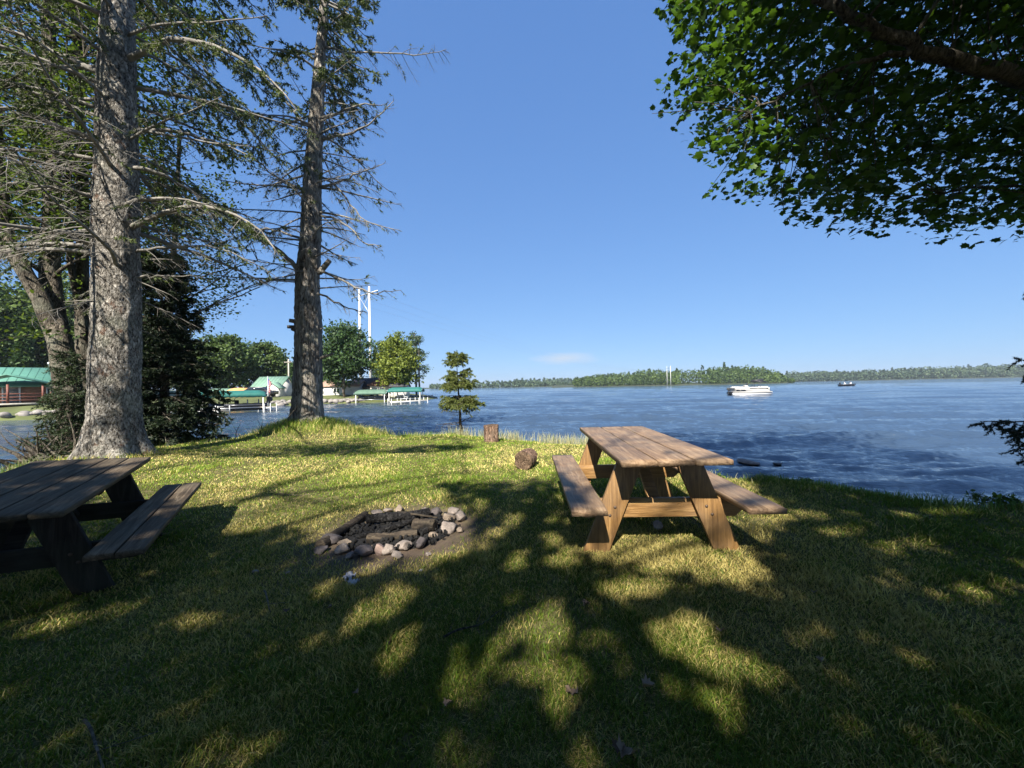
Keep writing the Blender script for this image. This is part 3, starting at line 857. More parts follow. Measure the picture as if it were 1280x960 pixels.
def spruce_branch(wd, lf, p0, d0, Ln, r0, g, droop, lift, green, twig=.32, dead=1.0, ntw=None, nl=(.05, .016), per=70, path=None, tone=(0, 1)):
    P = limb_path(p0, d0, Ln, g, droop, lift, .16, 12) if path is None else path
    Ln = np.linalg.norm(np.diff(P, axis=0), axis=1).sum()
    r = r0 * (1 - np.linspace(0, 1, len(P)) * .88) + .002
    wd.tube(P, r, 6, col=g.uniform(.3, .8))
    A = []; B = []
    nt = ntw or int(Ln * 7)
    for i in range(nt):
        u = .12 + .88 * (i + g.random()) / nt
        p, t = spine(P, u)
        side = np.cross(t, V(0, 0, 1)); side /= np.linalg.norm(side) + 1e-9
        s = 1 if g.random() < .5 else -1
        d = t * g.uniform(.3, .9) + side * s * g.uniform(.4, 1.0) + V(0, 0, g.uniform(-.55, .1))
        l = (twig * Ln * (1 - u) * g.uniform(.4, 1.1) + .22) * g.uniform(.5, 1.2)
        Q = limb_path(p, d, l, g, .5, .2, .35, 6)
        wd.tube(Q, np.linspace(min(r0 * .3, .011), .0022, 6), 3, col=g.uniform(.3, 1), cap=False)
        n2 = int(l * 11 * dead) + 1
        for j in range(n2):
            q, t2 = spine(Q, .15 + .85 * (j + g.random()) / n2)
            sd2 = np.cross(t2, V(0, 0, 1)); sd2 /= np.linalg.norm(sd2) + 1e-9
            d2 = t2 * .6 + sd2 * (1 if j % 2 else -1) * g.uniform(.4, .9) + V(0, 0, g.uniform(-.9, .15))
            l2 = (.08 + .30 * l * (1 - j / n2)) * g.uniform(.5, 1.3)
            S = limb_path(q, d2, l2, g, .8, 0, .5, 4)
            wd.tube(S, (.003, .0026, .002, .0013), 3, col=g.uniform(.3, 1), cap=False)
            if g.random() < green * (.35 + u):
                A += [S[0], S[1], S[2]]; B += [S[1], S[2], S[3]]
        if g.random() < green: A += list(Q[2:-1]); B += list(Q[3:])
    needles(lf, A, B, g, per, nl[0], nl[1], tone)
    return P

def trunk_mesh(P, r, k, g, flare=0.0, rough=.02, lobes=5, dens=0.07, lump=1.0):
    """thick trunk with root flare, fluting and plates in the mesh itself"""
    P = np.asarray(P, float); r = np.asarray(r, float)
    seg = np.concatenate([[0], np.cumsum(np.linalg.norm(np.diff(P, axis=0), axis=1))])
    n = int(seg[-1] / dens) + 2
    s = np.linspace(0, seg[-1], n)
    Q = np.stack([np.interp(s, seg, P[:, i]) for i in range(3)], -1)
    ker = np.ones(7) / 7
    if n > 20:
        for i in range(3): 
            pad = np.concatenate([np.repeat(Q[:1, i], 3), Q[:, i], np.repeat(Q[-1:, i], 3)]); Q[:, i] = np.convolve(pad, ker, 'valid')
    rr = np.interp(s, seg, r)
    a = np.arange(k) * 2 * math.pi / k
    S, A = np.meshgrid(s, a, indexing='ij')
    ph = g.random() * 6
    fl = flare * np.exp(-S / .28) * (1 + .8 * np.sin(lobes * A + ph + .4 * np.sin(2 * A)))
    cx = np.cos(A) * 3; cy = np.sin(A) * 3
    nz = fbm(cx * 1.3 + 5 * np.sin(A) + 20, S * 1.8 + cy * .7 + 30, 4) - .5
    nf = fbm(A * k / 12.6 * 1.0, S * 14, 3) - .5
    nf = nf * smooth(0, .5, np.minimum(A, 2 * math.pi - A))
    rad = rr[:, None] * (1 + .16 * lump * nz) + fl + rough * nf * 2
    X = Q[:, 0][:, None] + rad * np.cos(A); Y = Q[:, 1][:, None] + rad * np.sin(A); Z = np.repeat(Q[:, 2][:, None], k, 1)
    v = np.stack([X, Y, Z], -1).reshape(-1, 3)
    i = np.arange(n - 1)[:, None] * k; j = np.arange(k)[None]; j2 = (j + 1) % k
    f = np.stack([i + j, i + j2, i + k + j2, i + k + j], -1).reshape(-1, 4)
    mb = MB(); mb.add(v, [f, [[(n - 1) * k + x for x in range(k)]]], .5)
    return mb

# ---- the big spruce beside the old table
def make_spruce():
    g = np.random.default_rng(31)
    zb = gz(SPRUCE[0], SPRUCE[1]) - .15
    root = empty('spruce_tree', (SPRUCE[0], SPRUCE[1], zb), 'big spruce with a thick pale grey trunk standing behind the old table', 'tree')
    dp = SPRUCE @ cF
    pts = [(145, 585), (143, 520), (146, 400), (145, 300), (146, 200), (146, 100), (149, 0), (152, -180), (155, -420)]
    P = [at(px, py, dp + .0) for px, py in pts]
    P[0][2] = zb
    P += [P[-1] + V(.1, 0, 3)]
    r = [.43, .37, .345, .33, .31, .27, .225, .18, .11, .04]
    mb = trunk_mesh(P, r, 72, g, .20, .018, 5, .055, .6)
    o = mb.build('trunk', M['spruce_bark'], root, loc=(SPRUCE[0], SPRUCE[1], zb), smooth_sh=True)
    wd = MB(); lf = MB()
    P = np.array(P)
    def tr(z): return V(np.interp(z, P[:, 2], P[:, 0]), np.interp(z, P[:, 2], P[:, 1]), z), np.interp(z, P[:, 2], r)
    # bold limbs that the photo shows, drawn in depth as they bend away from the trunk
    for pts_, dd, r0, gr in (
        ([(168, 285), (195, 265), (235, 257), (275, 259), (318, 278), (352, 320)], (0, -.2, -.5, -.8, -1.0, -1.1), .055, .25),
        ([(165, 75), (190, 58), (215, 45), (260, 52), (300, 68), (340, 95), (372, 140)], (0, -.1, -.3, -.4, -.6, -.7, -.8), .06, .5),
        ([(165, 165), (195, 160), (240, 168), (290, 185), (330, 205)], (0, .3, .5, .8, 1.0), .045, .5),
        ([(165, 210), (200, 215), (240, 240), (285, 262), (330, 300)], (0, .1, .5, .9, 1.2), .04, .35),
        ([(128, 180), (95, 165), (50, 148), (10, 135), (-60, 130)], (0, -.2, -.5, -.9, -1.3), .055, .25),
        ([(128, 95), (80, 70), (30, 42), (-20, 30), (-80, 30)], (0, -.1, -.3, -.6, -.9), .05, .45),
        ([(124, 245), (95, 240), (60, 236), (20, 225), (-30, 232)], (0, -.3, -.7, -1.0, -1.3), .04, .1),
        ([(124, 310), (95, 300), (60, 283), (25, 262), (-20, 250)], (0, -.4, -.8, -1.1, -1.4), .04, .05),
        ([(165, 345), (190, 346), (225, 343), (262, 350)], (0, .2, .4, .6), .025, .25),
        ([(164, 318), (200, 310), (250, 305), (300, 318), (345, 345)], (0, .2, .6, .9, 1.1), .03, .25)):
        Q = np.array([at(px, py, dp + d) for (px, py), d in zip(pts_, dd)])
        # pass a smooth curve through the points
        t = np.linspace(0, len(Q) - 1, 14)
        from_ = np.stack([np.interp(t, np.arange(len(Q)), Q[:, i]) for i in range(3)], -1)
        for _ in range(2): from_[1:-1] = (from_[:-2] + 2 * from_[1:-1] + from_[2:]) / 4
        from_[0] += (tr(from_[0][2])[0] - from_[0]) * .4
        from_ = from_ + g.normal(size=from_.shape) * .015
        spruce_branch(wd, lf, None, None, 1, r0, g, 0, 0, gr * 1.3, path=from_, twig=.32, per=130, nl=(.06, .022))
    for i in range(84):
        z = 3.6 + 11.5 * (i / 84) ** 1.0 + g.uniform(-.1, .1)
        c, tr_ = tr(z)
        az = g.random() * 6.283
        d = V(math.cos(az), math.sin(az), g.uniform(-.05, .3))
        p0 = c + V(math.cos(az), math.sin(az), 0) * tr_ * .7
        Ln = g.uniform(2.0, 4.2) * (1 if z < 11 else .7)
        green = np.interp(z, [3.5, 5.5, 8, 12], [.05, .25, .55, .9])
        spruce_branch(wd, lf, p0, d, Ln, g.uniform(.022, .045), g, g.uniform(.12, .30), .25, green * 1.25, per=130, nl=(.06, .022))
    for i in range(26):           # snapped stubs and dead wisps low on the trunk
        z = g.uniform(2.4, 6.5); c, tr_ = tr(z); az = g.random() * 6.283
        p0 = c + V(math.cos(az), math.sin(az), 0) * tr_ * .8
        spruce_branch(wd, lf, p0, V(math.cos(az), math.sin(az), g.uniform(-.4, .3)), g.uniform(.4, 1.4), .014, g, .3, .1, 0, twig=.5)
    loc = (SPRUCE[0], SPRUCE[1], zb)
    wd.build('branches', M['twig_bark'], root, loc=loc)
    lf.build('crown', M['needle'], root, loc=loc)
make_spruce()

# ---- the half-dead tree on the mound at the water's edge
def make_old_tree():
    g = np.random.default_rng(52)
    zb = gz(TREE2[0], TREE2[1]) - .12
    loc = (TREE2[0], TREE2[1], zb)
    root = empty('spruce_tree', loc, 'half-dead old tree with a scarred trunk on the mound at the water edge', 'tree')
    dp = TREE2 @ cF
    pts = [(384, 545), (384, 500), (386, 450), (385, 400), (384, 350), (389, 290), (391, 220), (396, 140), (401, 60), (406, 0), (410, -60), (414, -110)]
    P = np.array([at(px, py, dp) for px, py in pts]); P[0][2] = zb
    r = [.46, .41, .37, .36, .32, .29, .25, .19, .14, .11, .07, .02]
    mb = trunk_mesh(P, r, 60, g, .03, .03, 6, .07, 1.3)
    for (px, py, dx, dz, rr) in ((371, 402, -.16, .02, .07), (371, 409, -.22, .0, .06), (372, 414, -.12, .05, .05), (400, 412, .14, .02, .03), (375, 447, -.12, -.06, .09), (398, 448, .5, .12, .045), (400, 340, .35, .3, .09)):
        a = at(px, py, dp); mb.tube([a - V(dx * .5, 0, 0), a, a + V(dx * .5, -.06, dz * .5), a + V(dx, -.12, dz)], (rr * 1.1, rr, rr * .9, rr * .8), 9)
    mb.build('trunk', M['old_bark'], root, loc=loc, smooth_sh=True)
    wd = MB(); lf = MB()
    def tr(z): return V(np.interp(z, P[:, 2], P[:, 0]), np.interp(z, P[:, 2], P[:, 1]), z), np.interp(z, P[:, 2], r)
    for pts_, dd, r0, gr in (
        ([(378, 345), (360, 322), (340, 305), (322, 300)], (0, -.2, -.4, -.5), .085, .05),
        ([(395, 338), (420, 345), (445, 360), (470, 368), (500, 362)], (0, -.2, -.3, -.4, -.5), .045, .12),
        ([(397, 365), (420, 378), (440, 386), (458, 390)], (0, -.2, -.3, -.4), .035, .03),
        ([(402, 218), (425, 238), (445, 265), (465, 280), (500, 288)], (0, -.1, -.3, -.4, -.5), .035, .1),
        ([(400, 268), (430, 278), (455, 305), (478, 308)], (0, -.1, -.3, -.3), .035, .1),
        ([(402, 150), (425, 140), (450, 130), (478, 132)], (0, -.1, -.3, -.3), .05, .1),
        ([(402, 175), (440, 165), (465, 155), (492, 125)], (0, -.3, -.5, -.6), .045, .12),
        ([(404, 235), (430, 225), (455, 215), (480, 205)], (0, -.2, -.4, -.4), .04, .08),
        ([(408, 60), (440, 66), (490, 67), (530, 69), (560, 61)], (0, -.2, -.3, -.3, -.3), .03, .05),
        ([(385, 160), (360, 130), (325, 90), (300, 70)], (0, .2, .4, .6), .05, .5),
        ([(382, 300), (350, 290), (320, 285), (290, 300)], (0, -.1, .0, .1), .04, .3),
        ([(384, 240), (350, 225), (320, 200), (290, 190)], (0, -.1, .0, .1), .04, .4)):
        Q = np.array([at(px, py, dp + d) for (px, py), d in zip(pts_, dd)])
        t = np.linspace(0, len(Q) - 1, 13)
        C = np.stack([np.interp(t, np.arange(len(Q)), Q[:, i]) for i in range(3)], -1)
        C[1:-1] = (C[:-2] + 2 * C[1:-1] + C[2:]) / 4
        C = C + g.normal(size=C.shape) * .02; C[0] += (tr(C[0][2])[0] - C[0]) * .5
        spruce_branch(wd, lf, None, None, 1, r0, g, 0, 0, gr, path=C, twig=.34, dead=1.1, nl=(.07, .024), per=60)
    for i in range(104):
        z = 4.3 + 10.2 * i / 104 + g.uniform(-.1, .1)
        c, tr_ = tr(z); az = g.random() * 6.283
        d = V(math.cos(az), math.sin(az), g.uniform(-.25, .2))
        p0 = c + V(math.cos(az), math.sin(az), 0) * tr_ * .7
        Ln = g.uniform(1.2, 2.5) * np.interp(z, [4, 9, 14], [1.0, 1.1, .6])
        green = np.interp(z, [4, 8.8, 10.0, 13], [.02, .05, .5, 1.1])
        spruce_branch(wd, lf, p0, d, Ln, g.uniform(.016, .035), g, g.uniform(.1, .35), .3, green, dead=1.5, nl=(.09, .034), per=90)
    wd.build('branches', M['twig_bark'], root, loc=loc)
    lf.build('crown', M['needle'], root, loc=loc)
make_old_tree()

def conifer(name, base, H, R, nb, g, label, group=None, z0=.06, mat='hemlock', bark='dark_bark', tiers=None, lean=(0, 0), nl=(.05, .016), per=90, droop=.35, green=1.0, tr=.06, dead_low=0, shape=1.0, tone=(0, 1), twd=8):
    root = empty(name, tuple(base), label, 'tree', group)
    wd = MB(); lf = MB()
    base = np.array(base, float)
    top = base + V(lean[0], lean[1], H)
    n = 12; t = np.linspace(0, 1, n)[:, None]
    P = base + (top - base) * t + np.concatenate([[[0, 0, 0]], g.normal(size=(n - 1, 3)) * V(.012, .012, 0) * H * .4])
    P[0, 2] -= .15
    wt = MB(); wt.tube(P, tr * (1 - np.linspace(0, 1, n) * .92), 9)
    wt.build('trunk', M[bark], root, loc=tuple(base), smooth_sh=True)
    hs = []
    if tiers:
        for (u, rad, cnt) in tiers:
            for k in range(cnt): hs.append((u + g.uniform(-.02, .02), rad * g.uniform(.6, 1.1), k * 6.283 / cnt + g.uniform(-.4, .4)))
    else:
        for k in range(nb):
            u = z0 + (1 - z0) * (k + g.random()) / nb
            rad = R * ((1 - u) ** shape * .95 + .06) * g.uniform(.65, 1.15)
            hs.append((u, rad, k * 2.4 + g.uniform(-.5, .5)))
    for (u, rad, az) in hs:
        p, _ = spine(P, min(u, .995))
        d = V(math.cos(az), math.sin(az), np.interp(u, [0, .6, 1], [-.05, .15, .9]))
        spruce_branch(wd, lf, p, d, max(rad, .08), min(.02, .008 + rad * .008), g, droop, .35, green, twig=.45, ntw=int(rad * twd * 1.5) + 4, dead=1.3, nl=nl, per=per, tone=tone)
    for k in range(dead_low):
        u = g.uniform(.08, .42); p, _ = spine(P, u); az = g.random() * 6.283
        spruce_branch(wd, lf, p, V(math.cos(az), math.sin(az), g.uniform(-.2, .4)), g.uniform(.25, .75), .008, g, .1, 0, 0, twig=.4)
    needles(lf, [P[-2]], [P[-1] + V(0, 0, .12)], g, per, nl[0], nl[1], tone)
    wd.build('branches', M[bark], root, loc=tuple(base))
    lf.build('crown', M[mat], root, loc=tuple(base))
    return root

g = np.random.default_rng(77)
b = on_plane(577, 542, 0); b[2] = gz(b[0], b[1])
YOUNG = b.copy()
conifer('young_spruce', b, 2.18, 1, 0, g, 'small lopsided young spruce with a bare lower stem at the water edge', tiers=[(.42, .62, 7), (.48, .50, 5), (.63, .42, 6), (.71, .34, 5), (.78, .20, 4), (.90, .20, 5), (.97, .16, 5)],
        mat='young_needle', lean=(-.10, 0), nl=(.05, .018), per=230, droop=.25, green=1.4, tr=.045, dead_low=12, tone=(.1, 1), twd=9)
hb_ = at(204, 545, 9.7); hb_[2] = gz(hb_[0], hb_[1])
conifer('hemlock_tree', hb_, 4.75, 1.45, 115, g, 'dense dark hemlock overhanging the cove between the two big trunks', z0=.03, shape=.5, nl=(.085, .04), per=75, green=1.5, droop=.35, tr=.09, tone=(0, .6), twd=6)
fb_ = at(92, 560, 8.1); fb_[2] = -.2
conifer('fir_tree', fb_, 2.3, .85, 46, g, 'young fir reaching over the water in front of the cabin', mat='hemlock', z0=.12, nl=(.06, .022), per=80, green=1.4, droop=.3, tr=.05, tone=(.2, 1))
rb_ = V(7.12, 3.9, 0); rb_[2] = gz(7.12, 3.9)
conifer('spruce_tree', rb_, 3.1, 1.72, 42, g, 'dark spruce on the right bank, only its branch tips reach into view', mat='hemlock', z0=.06, nl=(.03, .009), per=520, green=1.6, droop=.12, tr=.06, shape=.6, tone=(0, .5), twd=8)
lb_ = V(-15.5, 7.2, -.4)
conifer('spruce_tree', lb_, 6.0, 2.6, 90, g, 'dark spruce at the left edge leaning over the cove', mat='hemlock', z0=.10, nl=(.11, .05), per=60, green=1.5, tr=.1, tone=(0, .7), twd=5)

# ---- broadleaf trees
MAPLE = np.array([(0, -.42), (.13, -.27), (.36, -.30), (.36, -.10), (.50, .10), (.33, .13), (.28, .30), (.16, .27), (0, .52), (-.16, .27), (-.28, .30), (-.33, .13), (-.50, .10), (-.36, -.10), (-.36, -.30), (-.13, -.27)])
def leaves(mb, C, size, g, shape=None, tone=None, flat=.6, hang=0.0):
    """real leaf outlines, tilted a little every way"""
    n = len(C)
    N = g.normal(size=(n, 3)); N[:, 2] = np.abs(N[:, 2]) + flat * 2.2
    N /= np.linalg.norm(N, axis=1)[:, None]
    T = g.normal(size=(n, 3)); T[:, 2] -= hang; T -= (T * N).sum(1)[:, None] * N; T /= np.linalg.norm(T, axis=1)[:, None]
    B = np.cross(N, T)
    s = size * g.uniform(.5, 1.3, n)
    if shape is None:
        shape = np.array([(0, -.5), (.27, -.12), (.2, .25), (0, .5), (-.2, .25), (-.27, -.12)])
    k = len(shape)
    v = C[:, None] + s[:, None, None] * (shape[None, :, 0, None] * B[:, None] + shape[None, :, 1, None] * T[:, None])
    bend = (np.abs(shape[:, 0]) ** 1.5 * -.35)[None, :, None] * s[:, None, None] * N[:, None]
    v = v + bend
    if k > 8:
        v = np.concatenate([v, C[:, None]], 1)
        i = np.arange(n)[:, None, None] * (k + 1); j = np.arange(k)[None, :, None]
        f = np.concatenate([i + k + 0 * j, i + j, i + (j + 1) % k], 2).reshape(-1, 3); kk = k + 1
    else:
        f = np.arange(n * k).reshape(n, k); kk = k
    if tone is None: tone = g.random(n)
    mb.add(v.reshape(-1, 3), [f], np.repeat(np.clip(tone, 0, 1), kk))

def twig_to(wd, c, nodes, g, r=.006, sag=.1):
    d = np.linalg.norm(nodes - c, axis=1); a = nodes[d.argmin()]
    t = np.linspace(0, 1, 6)[:, None]
    Q = a + (c - a) * t + np.sin(t * 3.14) * (g.normal(size=3) * .06 + V(0, 0, sag * d.min() * .3))
    wd.tube(Q, np.linspace(r + .004 * d.min(), .0025, 6), 4, cap=False)
    return Q

# sun pattern laid out on the lawn; unseen crowns are thinned to match it
lit_poly = [(-400, 500), (-400, 640), (60, 610), (205, 632), (262, 664), (345, 655), (430, 692), (545, 700), (594, 690), (576, 640), (548, 604), (690, 598),
            (708, 640), (735, 706), (930, 706), (980, 640), (930, 600), (900, 560), (900, 400), (-400, 400)]
LP = np.array([edge(*p) if p[1] > 515 else (on_plane(p[0], 515)[0], 60.) for p in lit_poly])
spots = [(492, 738, 30, 12), (1003, 798, 26, 9), (1235, 742, 50, 20), (690, 765, 30, 14), (640, 700, 25, 20), (275, 838, 26, 16), (182, 888, 28, 14), (392, 803, 16, 9), (232, 770, 40, 10),
         (700, 700, 45, 14), (790, 735, 70, 20), (900, 722, 60, 12), (860, 700, 50, 16), (1050, 665, 40, 8), (1130, 680, 45, 8), (1000, 645, 40, 8), (740, 800, 35, 22), (715, 845, 22, 18), (780, 830, 24, 14),
         (660, 830, 20, 26), (1180, 640, 40, 5), (940, 655, 20, 8), (845, 770, 25, 10), (610, 735, 20, 22), (1100, 730, 30, 8), (960, 740, 40, 10), (850, 870, 20, 14), (690, 890, 22, 14)]
SPX = np.array(spots, float)
SPX[:, 2:] *= np.where((SPX[:, 1] > 690) & (SPX[:, 0] > 600) & (SPX[:, 0] < 980), .62, .9)[:, None]
def lit(X, Y):
    sd = poly_sd(LP, X, Y)
    u, v, z = proj(np.stack([X, Y, np.zeros_like(X)], -1))
    nz = fbm(X * 5.6 + 3, Y * 3.6 + 8, 4)
    fleck = fbm(X * 13 + 1, Y * 9 + 4, 2) > .70        # pinholes between the leaves
    inside = (sd + (fbm(X * 2 + 31, Y * 2 + 7, 3) - .5) * .5) > 0
    # tree-crown shadows streak the back of the lawn
    band = (Y > 7.2) & (Y < 12.4) & (X < -.8) & (X > -7.2) & (fbm(X * .55 + 3.3, Y * 1.6 + 1.7, 3) > .50 - .10 * (Y > 9.6))
    tabled = (X > .3) & (X < 2.2) & (Y > 2.2) & (Y < 5.2) & (nz > .60)
    inside &= ~band & ~tabled
    front = (z > .3)
    sp = np.zeros(X.shape, bool)
    for (a, b_, ra, rb) in SPX:
        sp |= ((u - a) / ra) ** 2 + ((v - b_) / rb) ** 2 + (nz - .5) * 1.5 < 1
    thr = np.where((u > 560) & (u < 960) & (v < 850), .61, .70)
    thr = np.where((v > 880), .78, thr)
    over_lake = (poly_sd(shore, X, Y) < 0) & (X > 3.4) & (Y < 9.5)
    return (inside | fleck | (front & sp) | (front & (nz > thr)) | (Y > 12.4)) & ~over_lake

def canopy_filter(C):  # keeps only leaves whose shadow falls outside the laid-out sun patches
    t = C[:, 2] / -L[2]
    X = C[:, 0] + L[0] * t; Y = C[:, 1] + L[1] * t
    return ~lit(X, Y)

def make_maple():
    g = np.random.default_rng(91)
    base = V(6.6, 2.2, 0); base[2] = gz(6.6, 2.2) - .05
    root = empty('maple_tree', tuple(base), 'leafy maple spreading its dark boughs over the lawn from the right', 'tree')
    wt = trunk_mesh([base, base + V(-.05, 0, 1.2), base + V(-.2, -.1, 2.6), base + V(-.5, -.4, 4.5), base + V(-1.0, -1.2, 7.5), base + V(-1.2, -2, 10)], [.30, .25, .23, .18, .12, .04], 28, g, .12, .012)
    # limbs: one long bough across the upper right of the picture
    limbs = []
    def Lb(pts, r0):
        Q = np.array(pts, float); t = np.linspace(0, len(Q) - 1, 4 * len(Q))
        C = np.stack([np.interp(t, np.arange(len(Q)), Q[:, i]) for i in range(3)], -1)
        for _ in range(2): C[1:-1] = (C[:-2] + 2 * C[1:-1] + C[2:]) / 4
        C += g.normal(size=C.shape) * .012
        wt.tube(C, np.linspace(r0, r0 * .25, len(C)), 8); limbs.append(C)
    crotch = base + V(-.2, -.1, 2.8)
    Lb([crotch, at(1330, 112, 3.6), at(1250, 92, 3.2), at(1160, 66, 3.15), at(1080, 26, 3.15), at(1010, -6, 3.2), at(930, -40, 3.4)], .085)
    Lb([at(1150, 62, 3.15), at(1080, 74, 3.2), at(1010, 104, 3.25), at(940, 140, 3.4)], .026)
    Lb([crotch, at(1340, 190, 4.3), at(1250, 190, 4.6), at(1130, 180, 4.6), at(1010, 170, 4.6)], .05)
    Lb([crotch + V(-.1, 0, .6), at(1300, -60, 4.4), at(1180, -110, 4.4), at(1040, -120, 4.5), at(900, -110, 4.6)], .07)
    Lb([crotch, at(1350, 250, 3.9), at(1270, 232, 3.9), at(1180, 240, 3.8)], .03)
    Lb([crotch + V(-.3, -.3, 1.2), V(4, -.5, 6.5), V(2.2, -1.5, 7.5), V(.8, -2.5, 8.3)], .09)
    Lb([crotch + V(-.3, -.3, 1.0), V(4.5, -2.5, 6.8), V(3.5, -4, 8)], .08)
    Lb([crotch + V(-.3, -.3, 1.0), V(7, -.5, 7), V(7.6, -2, 9)], .08)
    nodes = np.concatenate(limbs)
    wt.build('trunk', M['maple_bark'], root, loc=tuple(base), smooth_sh=True)
    # leaf clumps inside the silhouette of the bough
    sil = np.array([(800, -320), (812, -60), (838, 20), (856, 62), (838, 92), (826, 132), (856, 164), (882, 192), (905, 215), (893, 238), (932, 246), (978, 258), (990, 276), (1040, 280), (1078, 290), (1130, 283), (1190, 296), (1280, 292), (1400, 310), (1700, 330), (1700, -500)])
    n = 4500
    px = g.uniform(800, 1560, n); py = g.uniform(-330, 320, n); dd = g.uniform(3.25, 5.4, n)
    sd = poly_sd(sil, px, py)
    keep = sd > 4 + 8 * g.random(n) + 24 * np.clip(fbm(px / 26, py / 26, 3) - .46, 0, 1) * 3 * (py > 60 + .0 * px)
    px, py, dd = px[keep], py[keep], dd[keep]
    C = V(0, 0, CAM_Z) + dd[:, None] * (cF + cR * ((px - 640) / F_PX)[:, None] + cU * ((480 - py) / F_PX)[:, None])
    # a few loose sprays hang beyond the edge
    ex = [(846, 8), (860, 28), (820, 4), (850, 90), (832, 82), (820, 132), (815, 142), (868, 176), (884, 240), (905, 242), (980, 268), (1040, 292), (1062, 296), (1110, 292), (1190, 300), (1240, 302), (1275, 300)]
    E_ = np.array([at(a, b_, 3.9 + .5 * g.random()) for a, b_ in ex])
    C = np.concatenate([C, E_])
    lf = MB(); wd = MB()
    m = 13
    idx = np.repeat(np.arange(len(C)), m)
    off = g.normal(size=(len(idx), 3)) * V(.14, .14, .04)
    tone = g.random(len(C))[idx] * .5 + g.random(len(idx)) * .5
    CC = C[idx] + off
    uu, vv_, zz = proj(CC)
    ok = (poly_sd(sil, uu, vv_) > -6 - 10 * g.random(len(uu)))
    leaves(lf, CC[ok], .080, g, MAPLE, tone[ok], flat=.45, hang=.7)
    for c in C[g.random(len(C)) < .30]: twig_to(wd, c, nodes, g, .004)
    # the rest of the crown, overhead and behind
    n = 6800
    u = g.normal(size=(n, 3)); u /= np.linalg.norm(u, axis=1)[:, None]; u *= g.uniform(.35, 1, n)[:, None] ** .5
    Cb = V(4.9, -.6, 6.7) + u * V(4.6, 4.6, 3.4)
    uu, vv_, zz = proj(Cb)
    hid = (zz < .3) | (vv_ < -60) | (uu > 1330)
    Cb = Cb[hid & canopy_filter(Cb)]
    idx = np.repeat(np.arange(len(Cb)), 9)
    CC = Cb[idx] + g.normal(size=(len(idx), 3)) * V(.22, .22, .10)
    uu, vv_, zz = proj(CC)
    CC = CC[((zz < .3) | (vv_ < -20) | (uu > 1300)) & canopy_filter(CC)]
    leaves(lf, CC, .13, g, None, None, flat=.5)
    for c in Cb[g.random(len(Cb)) < .05]: twig_to(wd, c, nodes, g, .008)
    wd.build('branches', M['maple_bark'], root, loc=tuple(base))
    lf.build('crown', M['maple_leaf'], root, loc=tuple(base))
make_maple()

def shade_tree(x, y, H, R, cz, rz_, label, seed, n=6800):
    g = np.random.default_rng(seed)
    base = V(x, y, gz(x, y) - .1)
    root = empty('broadleaf_tree', tuple(base), label, 'tree', 'trees behind the camera')
    P = [base, base + V(.05, 0, H * .25), base + V(-.1, .1, H * .5), base + V(.1, 0, H * .75), base + V(0, 0, H)]
    wt = trunk_mesh(P, [.30, .24, .14, .045, .01], 20, g, .15, .015)
    nodes = [np.array(P[2:])]
    for k in range(9):
        z = H * g.uniform(.3, .8); az = g.random() * 6.283
        Q = limb_path(base + V(0, 0, z), V(math.cos(az), math.sin(az), .45), R * g.uniform(.6, .95), g, .05, .0, .15, 9)
        wt.tube(Q, np.linspace(.05, .012, 9), 6); nodes.append(Q)
    nodes = np.concatenate(nodes)
    wt.build('trunk', M['dark_bark'], root, loc=tuple(base), smooth_sh=True)
    u = g.normal(size=(n, 3)); u /= np.linalg.norm(u, axis=1)[:, None]; u *= g.uniform(.2, 1, n)[:, None] ** .45
    C = V(x, y, cz) + u * V(R, R, rz_)
    C = C[C[:, 2] > 2.5]
    C = C[canopy_filter(C)]
    idx = np.repeat(np.arange(len(C)), 14)
    CC = C[idx] + g.normal(size=(len(idx), 3)) * V(.24, .24, .12)
    uu, vv_, zz = proj(CC)
    CC = CC[canopy_filter(CC) & ((zz < .2) | (vv_ < -15) | (vv_ > 980))]
    lf = MB(); wd = MB()
    leaves(lf, CC, .13, g, None, None, flat=.4)
    for c in C[g.random(len(C)) < .06]: twig_to(wd, c, nodes, g, .008)
    wd.build('branches', M['dark_bark'], root, loc=tuple(base))
    lf.build('crown', M['maple_leaf'], root, loc=tuple(base))
shade_tree(-6.2, -6.8, 14, 4.6, 8.6, 5.6, 'tall broadleaf tree behind the camera to the left', 101)
shade_tree(-2.7, -7.2, 14, 4.2, 8.6, 5.6, 'tall broadleaf tree straight behind the camera', 102)
shade_tree(-11.5, -6.0, 12, 4.4, 7.8, 4.8, 'tall broadleaf tree behind the old picnic table', 103)
shade_tree(3.6, -7.5, 12, 4.2, 8.4, 4.8, 'tall broadleaf tree behind the camera to the right', 104)
shade_tree(0.6, -5.9, 9.5, 3.4, 7.2, 4.2, 'unseen smaller broadleaf tree added close behind the camera for shade', 105, n=6500)  # added out of view to fill a gap in the foreground shade

